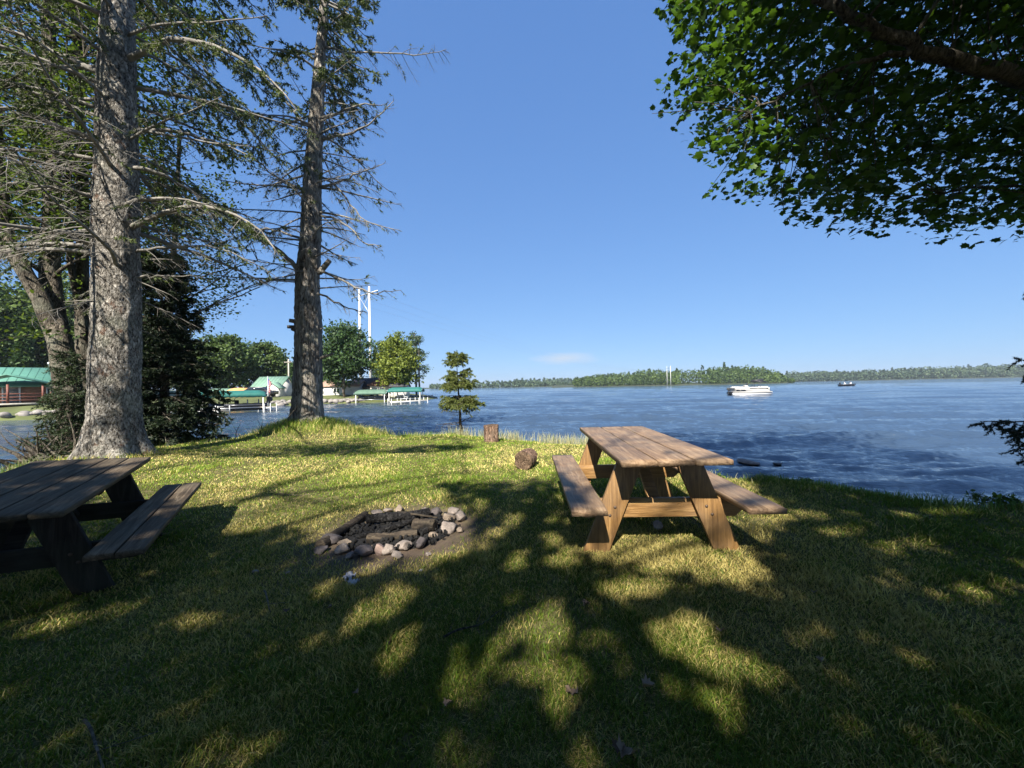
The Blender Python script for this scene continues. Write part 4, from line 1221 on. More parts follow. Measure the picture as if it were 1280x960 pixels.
def left_trees():
    g = np.random.default_rng(61)
    def one(label, paths, radii, clump_box, n, seed, leaf=.105, m=26, dens=None):
        g = np.random.default_rng(seed)
        Ps = [np.array([at(px, py, d) for px, py, d in p]) for p in paths]
        base = Ps[0][0].copy(); base[2] = gz(base[0], base[1]) - .2; Ps[0][0][2] = base[2]
        root = empty('broadleaf_tree', tuple(base), label, 'tree', 'trees along the cove on the left')
        wt = None; nodes = []
        for P, r in zip(Ps, radii):
            t = trunk_mesh(P, np.linspace(r[0], r[1], len(P)), 26, g, .08 if wt is None else 0, .012, 4, .08, 1.2)
            if wt is None: wt = t
            else: wt.merge(t)
            nodes.append(P[1:])
            for k in range(8):
                q, tt = spine(P, g.uniform(.45, 1)); az = g.random() * 6.283
                Q = limb_path(q, V(math.cos(az), math.sin(az) * .6, .5), g.uniform(1.2, 2.8), g, .05, 0, .2, 9)
                wt.tube(Q, np.linspace(r[1] * .5, .012, 9), 6); nodes.append(Q)
        nodes = np.concatenate(nodes)
        wt.build('trunk', M['dark_bark'], root, loc=tuple(base), smooth_sh=True)
        x0, x1, y0, y1, d0, d1 = clump_box
        px = g.uniform(x0, x1, n); py = g.uniform(y0, y1, n); dd = g.uniform(d0, d1, n)
        k = fbm(px / 55 + seed, py / 45 + seed, 3) > (.40 if dens is None else dens(px, py))
        px, py, dd = px[k], py[k], dd[k]
        C = V(0, 0, CAM_Z) + dd[:, None] * (cF + cR * ((px - 640) / F_PX)[:, None] + cU * ((480 - py) / F_PX)[:, None])
        idx = np.repeat(np.arange(len(C)), m)
        CC = C[idx] + g.normal(size=(len(idx), 3)) * V(.26, .26, .09)
        lf = MB(); wd = MB()
        leaves(lf, CC, leaf, g, None, g.random(len(C))[idx] * .6 + .4 * g.random(len(CC)), flat=.35)
        for c in C[g.random(len(C)) < .4]: twig_to(wd, c, nodes, g, .006)
        wd.build('branches', M['dark_bark'], root, loc=tuple(base))
        lf.build('crown', M['leafy'], root, loc=tuple(base))
    one('forked leaning tree with a mottled trunk left of the big spruce', [[(94, 562, 8.7), (88, 500, 8.7), (80, 450, 8.7), (68, 400, 8.8), (62, 340, 9.0), (64, 280, 9.1), (70, 180, 9.2), (60, 40, 9.3), (66, -120, 9.4)],
         [(72, 425, 8.8), (52, 375, 8.6), (28, 335, 8.5), (8, 300, 8.4), (0, 240, 8.4), (-10, 120, 8.4), (-20, -40, 8.4)]], [(.25, .10), (.17, .09)],
        (-140, 190, -220, 330, 8.2, 11.0), 1300, 201, dens=lambda x, y: .40 + .12 * smooth(240, 330, y))
    one('slim dark tree close behind the big spruce on its left', [[(108, 556, 9.6), (106, 480, 9.7), (102, 380, 9.8), (104, 250, 9.9), (98, 100, 10), (96, -80, 10)], [(106, 420, 9.7), (88, 330, 9.6), (84, 200, 9.6), (90, 60, 9.6)]], [(.17, .08), (.08, .04)],
        (20, 300, -200, 330, 9.4, 12.5), 1500, 202, dens=lambda x, y: .38 + .16 * smooth(180, 300, x) + .04 * smooth(280, 330, y))
    one('leafy tree at the far left edge beyond the forked tree', [[(-60, 575, 8.0), (-55, 450, 8.2), (-40, 300, 8.5), (-50, 100, 8.7), (-40, -100, 8.8)]], [(.22, .08)],
        (-220, 100, -150, 440, 7.8, 12.0), 1000, 203, dens=lambda x, y: .44 + .1 * smooth(380, 430, y))
    one('leafy tree leaning out over the cove behind the hemlock', [[(200, 560, 10.2), (206, 480, 10.4), (212, 380, 10.5), (220, 280, 10.8), (225, 160, 11)], [(210, 420, 10.4), (240, 395, 10.2), (280, 372, 10.0)]], [(.12, .04), (.035, .012)],
        (165, 302, 225, 420, 10.0, 11.8), 330, 204, leaf=.09, dens=lambda x, y: .36 + .2 * smooth(240, 300, x) - .06 * (y > 350))
left_trees()

# ------------------------------------------------------------------ fire pit, logs, stones, litter
def rock_mesh(g, sx, sy, sz, sub=3, rough=.22, facets=7):
    import bmesh
    bm = bmesh.new(); bmesh.ops.create_icosphere(bm, subdivisions=sub, radius=1.0)
    v = np.array([x.co[:] for x in bm.verts]); f = np.array([[q.index for q in p.verts] for p in bm.faces]); bm.free()
    n = g.normal(size=(facets, 3)); n /= np.linalg.norm(n, axis=1)[:, None]; h = g.uniform(.55, .85, facets)
    for a, b_ in zip(n, h):
        d = v @ a; v = v - np.maximum(d - b_, 0)[:, None] * a
    o = g.random(3) * 50
    v = v * (1 + rough * (fbm(v[:, 0] * 1.6 + o[0] + v[:, 2], v[:, 1] * 1.6 + o[1] - v[:, 2] * .7, 3) - .5))[:, None]
    mb = MB(); mb.add(v * V(sx, sy, sz), [f]); return mb

STONE_LABELS = []
def pit_stones():
    g = np.random.default_rng(404)
    # px, py (foot of the stone), width px, height px, tone, label words
    S = [(426, 683, 22, 15, 'pale', 'squarish pale stone at the front left of the fire pit'),
         (436, 690, 12, 9, 'pink', 'small stone half sunk at the front left of the fire pit'),
         (453, 690, 28, 15, 'dark', 'low grey rounded stone at the front of the fire pit'),
         (474, 688, 16, 18, 'pink', 'upright reddish stone at the front of the fire pit'),
         (485, 688, 15, 16, 'pale', 'blunt grey stone beside the upright reddish one'),
         (503, 682, 25, 14, 'pale', 'broad pale slab stone at the front of the fire pit'),
         (496, 692, 16, 8, 'pale', 'small whitish stone lying just outside the front ring'),
         (526, 680, 20, 17, 'dark', 'dark rounded stone at the front right of the fire pit'),
         (541, 669, 17, 12, 'tan', 'cracked tan stone between the dark stone and the big pale one'),
         (561, 664, 22, 16, 'pale', 'big rounded pale stone at the right of the fire pit'),
         (574, 664, 10, 10, 'tan', 'small tan stone at the far right of the fire pit'),
         (575, 651, 16, 15, 'pale', 'grey stone at the right rear of the fire pit'),
         (560, 650, 18, 14, 'tan', 'tan stone at the right rear of the fire pit'),
         (566, 640, 16, 9, 'pale', 'flat grey stone topping the right rear of the fire pit'),
         (544, 641, 17, 11, 'dark', 'round grey stone at the rear right of the fire pit'),
         (531, 637, 10, 8, 'pale', 'small pale stone behind the black log'),
         (498, 636, 17, 9, 'tan', 'tan stone at the back of the fire pit'),
         (484, 636, 12, 7, 'pale', 'small pale stone at the back of the fire pit'),
         (471, 637, 15, 6, 'pale', 'flat pale stone at the back left of the fire pit'),
         (446, 655, 9, 7, 'pale', 'tiny white stone inside the ashes'),
         (413, 672, 24, 15, 'dark', 'dark hump-backed stone at the left of the fire pit'),
         (430, 674, 18, 10, 'tan', 'pale wedge stone inside the left of the ring'),
         (399, 682, 18, 8, 'dark', 'low dark stone at the outer left of the fire pit'),
         (533, 660, 14, 8, 'pale', 'flat pale stone lying against the ashes on the right'),
         (455, 681, 14, 8, 'dark', 'small sooty stone behind the front ring'),
         (546, 655, 12, 8, 'pink', 'pinkish stone between the ashes and the right ring'),
         (535, 690, 9, 5, 'pale', 'small pebble outside the front right of the fire pit'),
         (466, 681, 11, 8, 'tan', 'small tan stone wedged behind the upright reddish one'),
         (513, 670, 13, 7, 'dark', 'sooty stone at the inner front of the ring')]
    for (px, py, w, h, tone, label) in S:
        p = on_plane(px, py, 0.0); d = p @ cF
        W = w * d / F_PX; Hh = h * d / F_PX * .85
        p = on_plane(px, py - h * .1, 0.0)
        z = gz(p[0], p[1])
        mb = rock_mesh(g, W * .60, W * .52 * g.uniform(.75, 1.1), Hh * .58, 3, .45, 16)
        o = mb.build('stone', M['rock_' + tone], loc=None, smooth_sh=True)
        o.location = (p[0], p[1] + W * .2, z + Hh * .42); o.rotation_euler = (g.uniform(-.2, .2), g.uniform(-.2, .2), g.random() * 3)
        tag(o, label, 'stone', 'stones around the fire pit')
pit_stones()

mb = MB()      # bed of wet ash and cinders
aa = np.linspace(0, 2 * math.pi, 40, endpoint=False); rings = np.linspace(0.02, .56, 14)
Rr, Aa = np.meshgrid(rings, aa, indexing='ij')
X = PIT[0] - .02 + Rr * np.cos(Aa) * 1.0; Y = PIT[1] + .03 + Rr * np.sin(Aa) * .85
Z = ground_z(X, Y) + .05 * (1 - (Rr / .56) ** 2) + .035 * (fbm(X * 14, Y * 14, 3) - .5) * (1 - Rr / .6) + .004 - .03 * smooth(.46, .56, Rr)
v = np.stack([X, Y, Z], -1).reshape(-1, 3)
i = np.arange(13)[:, None] * 40; j = np.arange(40)[None]; j2 = (j + 1) % 40
mb.add(v, [np.stack([i + j, i + 40 + j, i + 40 + j2, i + j2], -1).reshape(-1, 4)])
g = np.random.default_rng(8)
for k in range(420):
    a = g.random() * 6.28; r_ = .54 * g.random() ** .6; x = PIT[0] + r_ * math.cos(a); y = PIT[1] + .85 * r_ * math.sin(a); s = g.uniform(.006, .022)
    mb.box((x, y, gz(x, y) + .05 * (1 - (r_ / .66) ** 2) + .012), (s * 2, s, s), rot=Mtx(e=tuple(g.random(3) * 3))[:3, :3])
tag(mb.build('ash_bed', M['ash'], smooth_sh=False), 'black wet ash and cinders inside the ring of stones', 'ash', None, 'stuff')

def log(name, a, b, r, mat, label, cat, seed, end=None, k=18, rough=.12, group=None, bend=.0, taper=.85):
    g = np.random.default_rng(seed)
    a = np.array(a, float); b = np.array(b, float); n = 26
    t = np.linspace(0, 1, n)
    P = a + (b - a) * t[:, None]; P[:, 2] += bend * np.sin(t * 3.14)
    mb = MB()
    ax = (b - a) / np.linalg.norm(b - a)
    ref = V(0, 0, 1) if abs(ax[2]) < .8 else V(1, 0, 0)
    A_ = np.cross(ax, ref); A_ /= np.linalg.norm(A_); B_ = np.cross(ax, A_)
    ang = np.arange(k) * 2 * math.pi / k
    T, G = np.meshgrid(t, ang, indexing='ij'); o = g.random() * 40
    rad = r * (1 - (1 - taper) * T) * (1 + rough * 2 * (fbm(np.cos(G) * 1.6 + o, np.sin(G) * 1.6 + T * 5, 3) - .5) + rough * .7 * (vnoise(T * 40 + o, G * 4) - .5))
    q = P[:, None] + rad[..., None] * (np.cos(G)[..., None] * A_ + np.sin(G)[..., None] * B_)
    i = np.arange(n - 1)[:, None] * k; j = np.arange(k)[None]; j2 = (j + 1) % k
    mb.add(q.reshape(-1, 3), [np.stack([i + j, i + k + j, i + k + j2, i + j2], -1).reshape(-1, 4)], .5, 0)
    for e, c, sgn in ((0, a, -1), (n - 1, b, 1)):      # rough sawn end with rings of relief
        rings = [1.0, .8, .55, .3]
        base = q[e]; ctr = P[e]
        vs = []
        for ri, f_ in enumerate(rings):
            vs.append(ctr + (base - ctr) * f_ + ax * sgn * ((0 if ri == 0 else .004) + .010 * (g.random((k, 1)) - .4) * (ri > 0)) * min(1, r / .1))
        vs = np.concatenate(vs + [(ctr + ax * sgn * .006)[None]])
        fq = [[ri * k + j_, (ri + 1) * k + j_, (ri + 1) * k + (j_ + 1) % k, ri * k + (j_ + 1) % k] for ri in range(3) for j_ in range(k)]
        ft = [[3 * k + j_, 4 * k, 3 * k + (j_ + 1) % k] for j_ in range(k)]
        mb.add(vs, [fq, ft], .5, 1)
    ms = [M[mat], M[end or mat]]
    o = mb.build(name, ms, loc=tuple((a + b) / 2), smooth_sh=True)
    return tag(o, label, cat, group)
def pz(px, py, dz, zz=0.0):
    p = on_plane(px, py, zz); return V(p[0], p[1], gz(p[0], p[1]) + dz)
log('charred_log', pz(459, 652, .09), pz(512, 650, .10), .045, 'char', 'black crackled log lying across the back of the fire pit', 'log', 1, rough=.2, group='burnt logs in the fire pit')
log('charred_log', pz(508, 652, .09), pz(536, 645, .08), .05, 'char', 'thick black log stub at the right rear of the ashes', 'log', 2, rough=.2, group='burnt logs in the fire pit')
log('charred_log', pz(459, 672, .05), pz(522, 668, .06), .042, 'half_char', 'half-burnt split log with brown wood showing in the middle of the ashes', 'log', 3, rough=.35, group='burnt logs in the fire pit')
log('charred_log', pz(448, 667, .04), pz(515, 657, .10), .024, 'char', 'slim charred limb leaning across the ashes', 'log', 4, rough=.3, group='burnt logs in the fire pit')
log('charred_log', pz(500, 668, .05), pz(535, 664, .06), .028, 'char', 'short black ember stick at the front right of the ashes', 'log', 5, rough=.4, group='burnt logs in the fire pit')
log('stick', pz(497, 650, .14), pz(547, 655, .10), .010, 'half_char', 'thin pale stick laid over the black log', 'stick', 6, rough=.2, k=8)
log('edge_log', pz(400, 676, .03), pz(457, 641, .035), .045, 'half_char', 'long greying log edging the left rear of the fire pit', 'log', 7, end='half_char', rough=.2)
log('edge_log', pz(518, 660, .09), pz(544, 662, .08), .055, 'half_char', 'short pale split log inside the right stones', 'log', 9, rough=.3)
def crumple(px, py, s, label, seed, mat='paper', name='paper_scrap', cat='litter'):
    g = np.random.default_rng(seed); p = on_plane(px, py, 0.02)
    n = 7; X, Y = np.meshgrid(np.linspace(-.5, .5, n), np.linspace(-.5, .5, n))
    Z = (g.random((n, n)) - .5) * .5; X = X + (g.random((n, n)) - .5) * .15
    v = np.stack([X * s, Y * s * .7, Z * s], -1).reshape(-1, 3)
    i = np.arange(n - 1)[:, None] * n; j = np.arange(n - 1)[None]
    mb = MB(); mb.add(v, [np.stack([i + j, i + j + 1, i + n + j + 1, i + n + j], -1).reshape(-1, 4)])
    o = mb.build(name, M[mat]); o.location = (p[0], p[1], gz(p[0], p[1]) + s * .28); o.rotation_euler = (0, 0, g.random() * 3)
    sd_ = o.modifiers.new('thickness', 'SOLIDIFY'); sd_.thickness = .0012
    return tag(o, label, cat)
crumple(437, 712, .08, 'crumpled white paper scrap on the dirt in front of the fire pit', 3)
crumple(441, 720, .07, 'smaller grey paper scrap nearer than the crumpled white one', 4)
crumple(526, 706, .03, 'tiny white scrap on bare soil right of the paper', 5)

# standing stump, fallen round, stones
p = on_plane(615, 552, 0); dS = p @ cF; p[2] = gz(p[0], p[1])
def stump():
    g = np.random.default_rng(12)
    a = V(p[0], p[1], p[2] - .03); log('stump', a, a + V(-.02, 0, .41), .165, 'log_bark', 'reddish log stood on end at the edge of the lake', 'stump', 13, end='log_end', k=26, rough=.10, taper=1.02)
stump()
q = on_plane(655, 586, 0); q[2] = gz(q[0], q[1]) + .13
log('log_round', q + V(-.01, -.05, 0), q + V(.09, .24, .01), .14, 'log_bark', 'cut log round lying on its side on the sunny lawn', 'log', 15, end='log_end', k=30, rough=.10, taper=.98)
def rock_at(px, py, w, h, mat, label, seed, zz=0.0, name='rock', water=False):
    g = np.random.default_rng(seed); a = on_plane(px, py, zz); d = a @ cF
    W = w * d / F_PX; Hh = h * d / F_PX
    o = rock_mesh(g, W * .5, W * .42, Hh * .6, 3).build(name, M[mat], smooth_sh=True)
    z = WATER_Z if water else gz(a[0], a[1])
    o.location = (a[0], a[1] + W * .2, z + Hh * .25); o.rotation_euler = (.1, .1, seed)
    return tag(o, label, 'rock')
rock_at(823, 662, 17, 11, 'rock_pale', 'small grey rock in the shade under the red-brown table', 5)
rock_at(938, 579, 26, 4, 'rock_pink', 'low brown rock awash in the lake just beyond the table', 6, WATER_Z, water=True)
rock_at(974, 581, 16, 3, 'rock_dark', 'flat dark rock awash in the lake to the right of the brown one', 8, WATER_Z, water=True)
rock_at(318, 702, 9, 4, 'rock_pale', 'small pale stone in the shaded grass left of the fire pit', 9)
rock_at(358, 705, 7, 3, 'rock_tan', 'tiny tan pebble in the shaded grass left of the fire pit', 10)

def fallen_leaf(px, py, s, label, seed):
    g = np.random.default_rng(seed); a = on_plane(px, py, 0.02)
    s = s * .75; mb = MB(); k = len(MAPLE)
    sh = MAPLE * V(1, .9)[None, :2]; z = .9 * np.abs(sh[:, 0]) ** 1.3 + .25 * g.random(k)
    v = np.concatenate([np.stack([sh[:, 0], sh[:, 1], z], -1), [[0, 0, 0]]]) * s
    mb.add(v, [[[k, j, (j + 1) % k] for j in range(k)]], g.random())
    mb.tube([[0, -.45 * s, .02 * s], [.05 * s, -.8 * s, .1 * s]], .0012, 4, col=.2)
    o = mb.build('fallen_leaf', M['dead_leaf'])
    o.location = (a[0], a[1], gz(a[0], a[1]) + .022); o.rotation_euler = (g.uniform(-.3, .3), g.uniform(-.3, .3), g.random() * 6)
    tag(o, label, 'leaf', 'dead leaves fallen on the grass')
for k, (px, py, s, lab) in enumerate([
    (733, 756, .075, 'curled dead leaf on the dappled grass below the red-brown table'), (716, 869, .085, 'dead leaf lying left of the pair in the lower middle'),
    (810, 862, .085, 'dark dead leaf in the lower middle of the lawn'), (782, 945, .10, 'big dead leaf at the very bottom of the lawn'),
    (775, 938, .07, 'dead leaf overlapping the big one at the bottom'), (357, 754, .05, 'small pale dead leaf in front of the paper scraps'),
    (412, 752, .05, 'small pale dead leaf below the paper scraps'), (487, 799, .045, 'tiny dead leaf in the deep shade of the middle lawn'),
    (1018, 742, .05, 'dead leaf in the grass right of the table'), (901, 793, .07, 'dark curled leaf near the bright patch right of centre'),
    (1024, 830, .05, 'small dead leaf in the dark grass at the lower right'), (560, 884, .055, 'brown dead leaf in the dark lower middle grass'),
    (445, 859, .04, 'scrap of dead leaf in the lower left grass'), (755, 645, .05, 'dead leaf under the left bench of the red-brown table')]):
    fallen_leaf(px, py, s, lab, 900 + k)
g = np.random.default_rng(5)
for k, (px, py, l, a_, lab) in enumerate([(555, 800, .35, .6, 'thin dead twig on the grass below the fire pit'), (105, 885, .5, -.5, 'long curved twig on the shaded lawn at lower left'), (330, 730, .35, -.8, 'bent twig on the shaded grass left of the pit'),
                              (900, 650, .22, .9, 'short twig beside the right table leg'), (345, 617, .5, .1, 'pale stick lying on the sunny lawn')]):
    p0 = pz(px, py, .025); Q = limb_path(p0, V(math.cos(a_), math.sin(a_), .02), l, g, 0, 0, .35, 9); Q[:, 2] = ground_z(Q[:, 0], Q[:, 1]) + .022 + .01 * np.sin(np.arange(9))
    mb = MB(); mb.tube(Q, np.linspace(.006, .002, 9), 5)
    mb.tube(limb_path(Q[4], V(math.cos(a_ + .8), math.sin(a_ + .8), .1), l * .35, g, 0, 0, .2, 5), .002, 4)
    tag(mb.build('twig', M['dark_bark'], loc=tuple(p0)), lab, 'twig')
# sticks standing at the water's edge, upturned roots beside the forked tree
for k, (px, py, d, dx, dz, lab) in enumerate([(292, 549, 9.8, .14, .50, 'thin dark stick leaning up at the edge of the cove'), (345, 541, 10.6, .62, .72, 'long thin branch leaning across the water left of the mound tree'),
                                              (325, 546, 10.2, .05, .42, 'forked twig standing at the edge of the cove')]):
    a = at(px, py, d); a[2] = gz(a[0], a[1]) - .05
    Q = a + np.linspace(0, 1, 8)[:, None] * V(dx, .05, dz) + np.random.default_rng(k).normal(size=(8, 3)) * .008
    mb = MB(); mb.tube(Q, np.linspace(.014, .004, 8), 5)
    mb.tube([Q[4], Q[4] + V(-.08, 0, .14), Q[4] + V(-.12, 0, .22)], (.006, .004, .002), 4)
    tag(mb.build('stick', M['dark_bark'], loc=tuple(a)), lab, 'stick')
g = np.random.default_rng(15)
a = at(62, 572, 7.6); a[2] = -.1; mb = MB()
for k in range(60):
    az = g.uniform(-.4, 3.6); Q = limb_path(a + g.normal(size=3) * V(.25, .15, .05), V(math.cos(az), .3 * g.normal(), g.uniform(.1, 1.0)), g.uniform(.4, 1.1), g, .1, 0, .5, 8)
    mb.tube(Q, np.linspace(g.uniform(.015, .05), .004, 8), 5)
tag(mb.build('driftwood_roots', M['dark_bark'], loc=tuple(a)), 'tangle of dark roots and driftwood on the bank behind the old table', 'driftwood')

# ------------------------------------------------------------------ grass
M['grass'] = m_leaf('grass_blades', (0, 0, 0), (1, 1, 1), 0.3, 0.6, 0.25)
nt = M['grass'].node_tree
for n_ in list(nt.nodes):
    if n_.bl_idname == 'ShaderNodeValToRGB':
        at_n = [x for x in nt.nodes if x.bl_idname == 'ShaderNodeAttribute'][0]
        for l_ in list(n_.outputs[0].links):
            nt.links.new(at_n.outputs['Color'], l_.to_socket)
        nt.nodes.remove(n_)
GREEN = V(0.092, 0.118, 0.022); LUSH = V(0.045, 0.095, 0.013); DRY = V(0.30, 0.275, 0.145); STRAW = V(0.40, 0.34, 0.20)
def sun_shade_tint(X, Y):
    # yellower turf by the water; sun and foreground shade also put into blade colour
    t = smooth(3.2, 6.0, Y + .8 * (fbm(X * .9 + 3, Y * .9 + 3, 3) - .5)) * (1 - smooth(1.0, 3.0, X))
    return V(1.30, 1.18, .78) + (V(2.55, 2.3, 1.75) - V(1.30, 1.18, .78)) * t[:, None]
def blades(mb, X, Y, h, w, g, dry, lean=.5, z=None, tf=None):
    n = len(X)
    Zg = ground_z(X, Y) if z is None else z
    a = g.random(n) * 6.283; b_ = g.random(n) * 6.283
    W = np.stack([np.cos(a), np.sin(a), np.zeros(n)], -1) * (w / 2)[:, None]
    D = np.stack([np.cos(b_), np.sin(b_), np.zeros(n)], -1) * (h * lean * g.uniform(.2, 1.4, n))[:, None]
    P = np.stack([X, Y, Zg - .004], -1)
    up = np.stack([np.zeros(n), np.zeros(n), h], -1)
    v = np.stack([P - W, P + W, P + W * .8 + D * .35 + up * .6, P - W * .8 + D * .35 + up * .6, P + D + up], 1)
    base = np.where(g.random(n)[:, None] < dry[:, None], DRY * g.uniform(.6, 1.2, n)[:, None], (GREEN + (LUSH - GREEN) * g.random(n)[:, None]) * g.uniform(.6, 1.5, n)[:, None])
    base = base * (sun_shade_tint(X, Y) if tf is None else tf)
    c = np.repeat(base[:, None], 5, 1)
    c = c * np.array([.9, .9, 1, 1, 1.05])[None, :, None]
    idx = np.arange(n)[:, None] * 5
    q = np.concatenate([idx, idx + 1, idx + 2, idx + 3], 1); t = np.concatenate([idx + 3, idx + 2, idx + 4], 1)
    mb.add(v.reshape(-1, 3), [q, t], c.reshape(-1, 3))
def lawn():
    g = np.random.default_rng(2)
    n = 700000
    r = .75 * (17 / .75) ** g.random(n) ** .92; a = g.uniform(-R_(66), R_(66), n)
    X = r * np.sin(a); Y = r * np.cos(a)
    sd = poly_sd(shore, X, Y)
    pit = np.hypot(X - PIT[0], (Y - PIT[1]) * 1.1)
    soil = fbm(X * 1.1 + 60, Y * 1.1 + 12, 4)
    keep = (sd > -.35) & (pit > .60 + .55 * g.random(n) ** 1.2) & (np.hypot(X - SPRUCE[0], Y - SPRUCE[1]) > .5) & (g.random(n) < 1.15 - .75 * smooth(.58, .72, soil))
    X, Y, r, sd, pit = X[keep], Y[keep], r[keep], sd[keep], pit[keep]
    n = len(X)
    patch = fbm(X * .8 + 5, Y * .8 + 2, 4); fine = fbm(X * 4 + 5, Y * 4 + 2, 3)
    dry = np.clip(.24 + 1.5 * (patch - .46) + .9 * (fine - .5), .04, .85)
    dry = np.clip(dry + .30 * np.exp(-((X - 1.1) ** 2 / 1.2 + (Y - 2.9) ** 2 / .5)) + .3 * np.exp(-(np.hypot(X - SPRUCE[0] - .9, Y - SPRUCE[1] + .3) / .9) ** 2) + .35 * np.exp(-((pit - .9) / .35) ** 2), 0, .92)
    hh = (.015 + .016 * g.random(n) + .025 * smooth(.55, .75, fbm(X * 2.5 + 80, Y * 2.5, 3))) * (1 + .6 * smooth(.6, 0, sd))
    hh = hh * np.where(g.random(n) < .015, 1.8, 1)
    w = (.0022 + .0010 * r) * g.uniform(.7, 1.3, n)
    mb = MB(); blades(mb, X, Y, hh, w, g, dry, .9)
    # dead thatch lying flat between the blades
    m = 170000
    r = .75 * (13 / .75) ** g.random(m); a = g.uniform(-R_(62), R_(62), m); X = r * np.sin(a); Y = r * np.cos(a)
    k = (poly_sd(shore, X, Y) > 0) & (np.hypot(X - PIT[0], Y - PIT[1]) > .75) & (fbm(X * 1.6, Y * 1.6 + 44, 3) > .42); X, Y, r = X[k], Y[k], r[k]; m = len(X)
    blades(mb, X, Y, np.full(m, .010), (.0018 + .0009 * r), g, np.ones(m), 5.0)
    o = mb.build('lawn_grass', M['grass']); tag(o, 'short patchy lawn grass, green and straw coloured', 'grass', None, 'stuff')
    # tall pale grass along the water
    mb = MB()
    def along(p0, p1, m, h0, h1, dr, spread=.18, off=0.0):
        t = g.random(m); X = p0[0] + (p1[0] - p0[0]) * t + g.normal(size=m) * spread; Y = p0[1] + (p1[1] - p0[1]) * t + g.normal(size=m) * spread + off
        k = poly_sd(shore, X, Y) > -.45; k &= vnoise(X * 3 + 9, Y * 3) > g.random(m) * .7
        X, Y = X[k], Y[k]; m = len(X)
        blades(mb, X, Y, g.uniform(h0, h1, m), np.full(m, .007), g, np.full(m, dr), .35, tf=V(1.5, 1.55, 1.75))
    along(edge(560, 541), edge(640, 547), 1000, .10, .34, .85, .14)
    along(edge(640, 547), edge(752, 556), 2000, .10, .32, .93, .12)
    along(edge(500, 543), edge(560, 542), 900, .06, .18, .4)
    along(edge(752, 556), edge(860, 585), 1200, .08, .2, .5)
    along(edge(880, 592), edge(1000, 597), 900, .04, .12, .25)
    along(edge(1000, 597), edge(1140, 620), 1200, .03, .10, .2)
    along(edge(1140, 620), edge(1290, 627), 1200, .03, .14, .2)
    along(edge(0, 592), edge(78, 560), 1200, .06, .2, .3)
    along(edge(200, 556), edge(290, 551), 700, .05, .14, .3)
    along((-7.2, 10.8), (-6.9, 12.3), 1500, .06, .25, .35, .2)
    m = 5200; a = g.random(m) * 6.28; r = .42 + np.abs(g.normal(size=m)) * .55
    X = TREE2[0] + r * np.cos(a); Y = TREE2[1] + r * np.sin(a) * 1.1
    blades(mb, X, Y, g.uniform(.06, .24, m), np.full(m, .009), g, np.full(m, .22), .6)
    m = 1400; X = g.normal(size=m) * .5 + at(455, 540, 11)[0]; Y = g.normal(size=m) * .3 + 10.9
    blades(mb, X, Y, g.uniform(.06, .24, m), np.full(m, .009), g, np.full(m, .4), .6)
    m = 900; a = g.random(m) * 6.28; r = .5 + np.abs(g.normal(size=m)) * .15
    blades(mb, SPRUCE[0] + r * np.cos(a), SPRUCE[1] + r * np.sin(a), g.uniform(.04, .14, m), np.full(m, .007), g, np.full(m, .5), .5)
    tag(mb.build('shore_grass', M['grass']), 'taller straw-pale grass along the edge of the lake', 'grass', None, 'stuff')
lawn()
def weed(px, py, h, label, seed):
    g = np.random.default_rng(seed); a = on_plane(px, py, 0); a[2] = gz(a[0], a[1])
    mb = MB(); C = []
    for k in range(4):
        Q = limb_path(a + g.normal(size=3) * V(.04, .03, 0), V(g.normal() * .5, g.normal() * .2, 1), h * g.uniform(.6, 1), g, .1, 0, .25, 7)
        mb.tube(Q, np.linspace(.004, .0015, 7), 4, col=.1); C += list(Q[3:]) + list(Q[4:])
    C = np.array(C); C = np.repeat(C, 4, 0) + g.normal(size=(len(C) * 4, 3)) * .02
    leaves(mb, C, .05, g, None, None, flat=.2)
    tag(mb.build('weed', M['leafy'], loc=tuple(a)), label, 'plant')
weed(1228, 624, .16, 'leafy weed standing on the right bank against the water', 3)
weed(1250, 624, .15, 'thin weed at the bank just left of the spruce tips', 4)
weed(898, 598, .08, 'small weed on the bank beyond the right bench', 6)
weed(1010, 598, .05, 'tiny weed on the bank above the dark grass', 7)

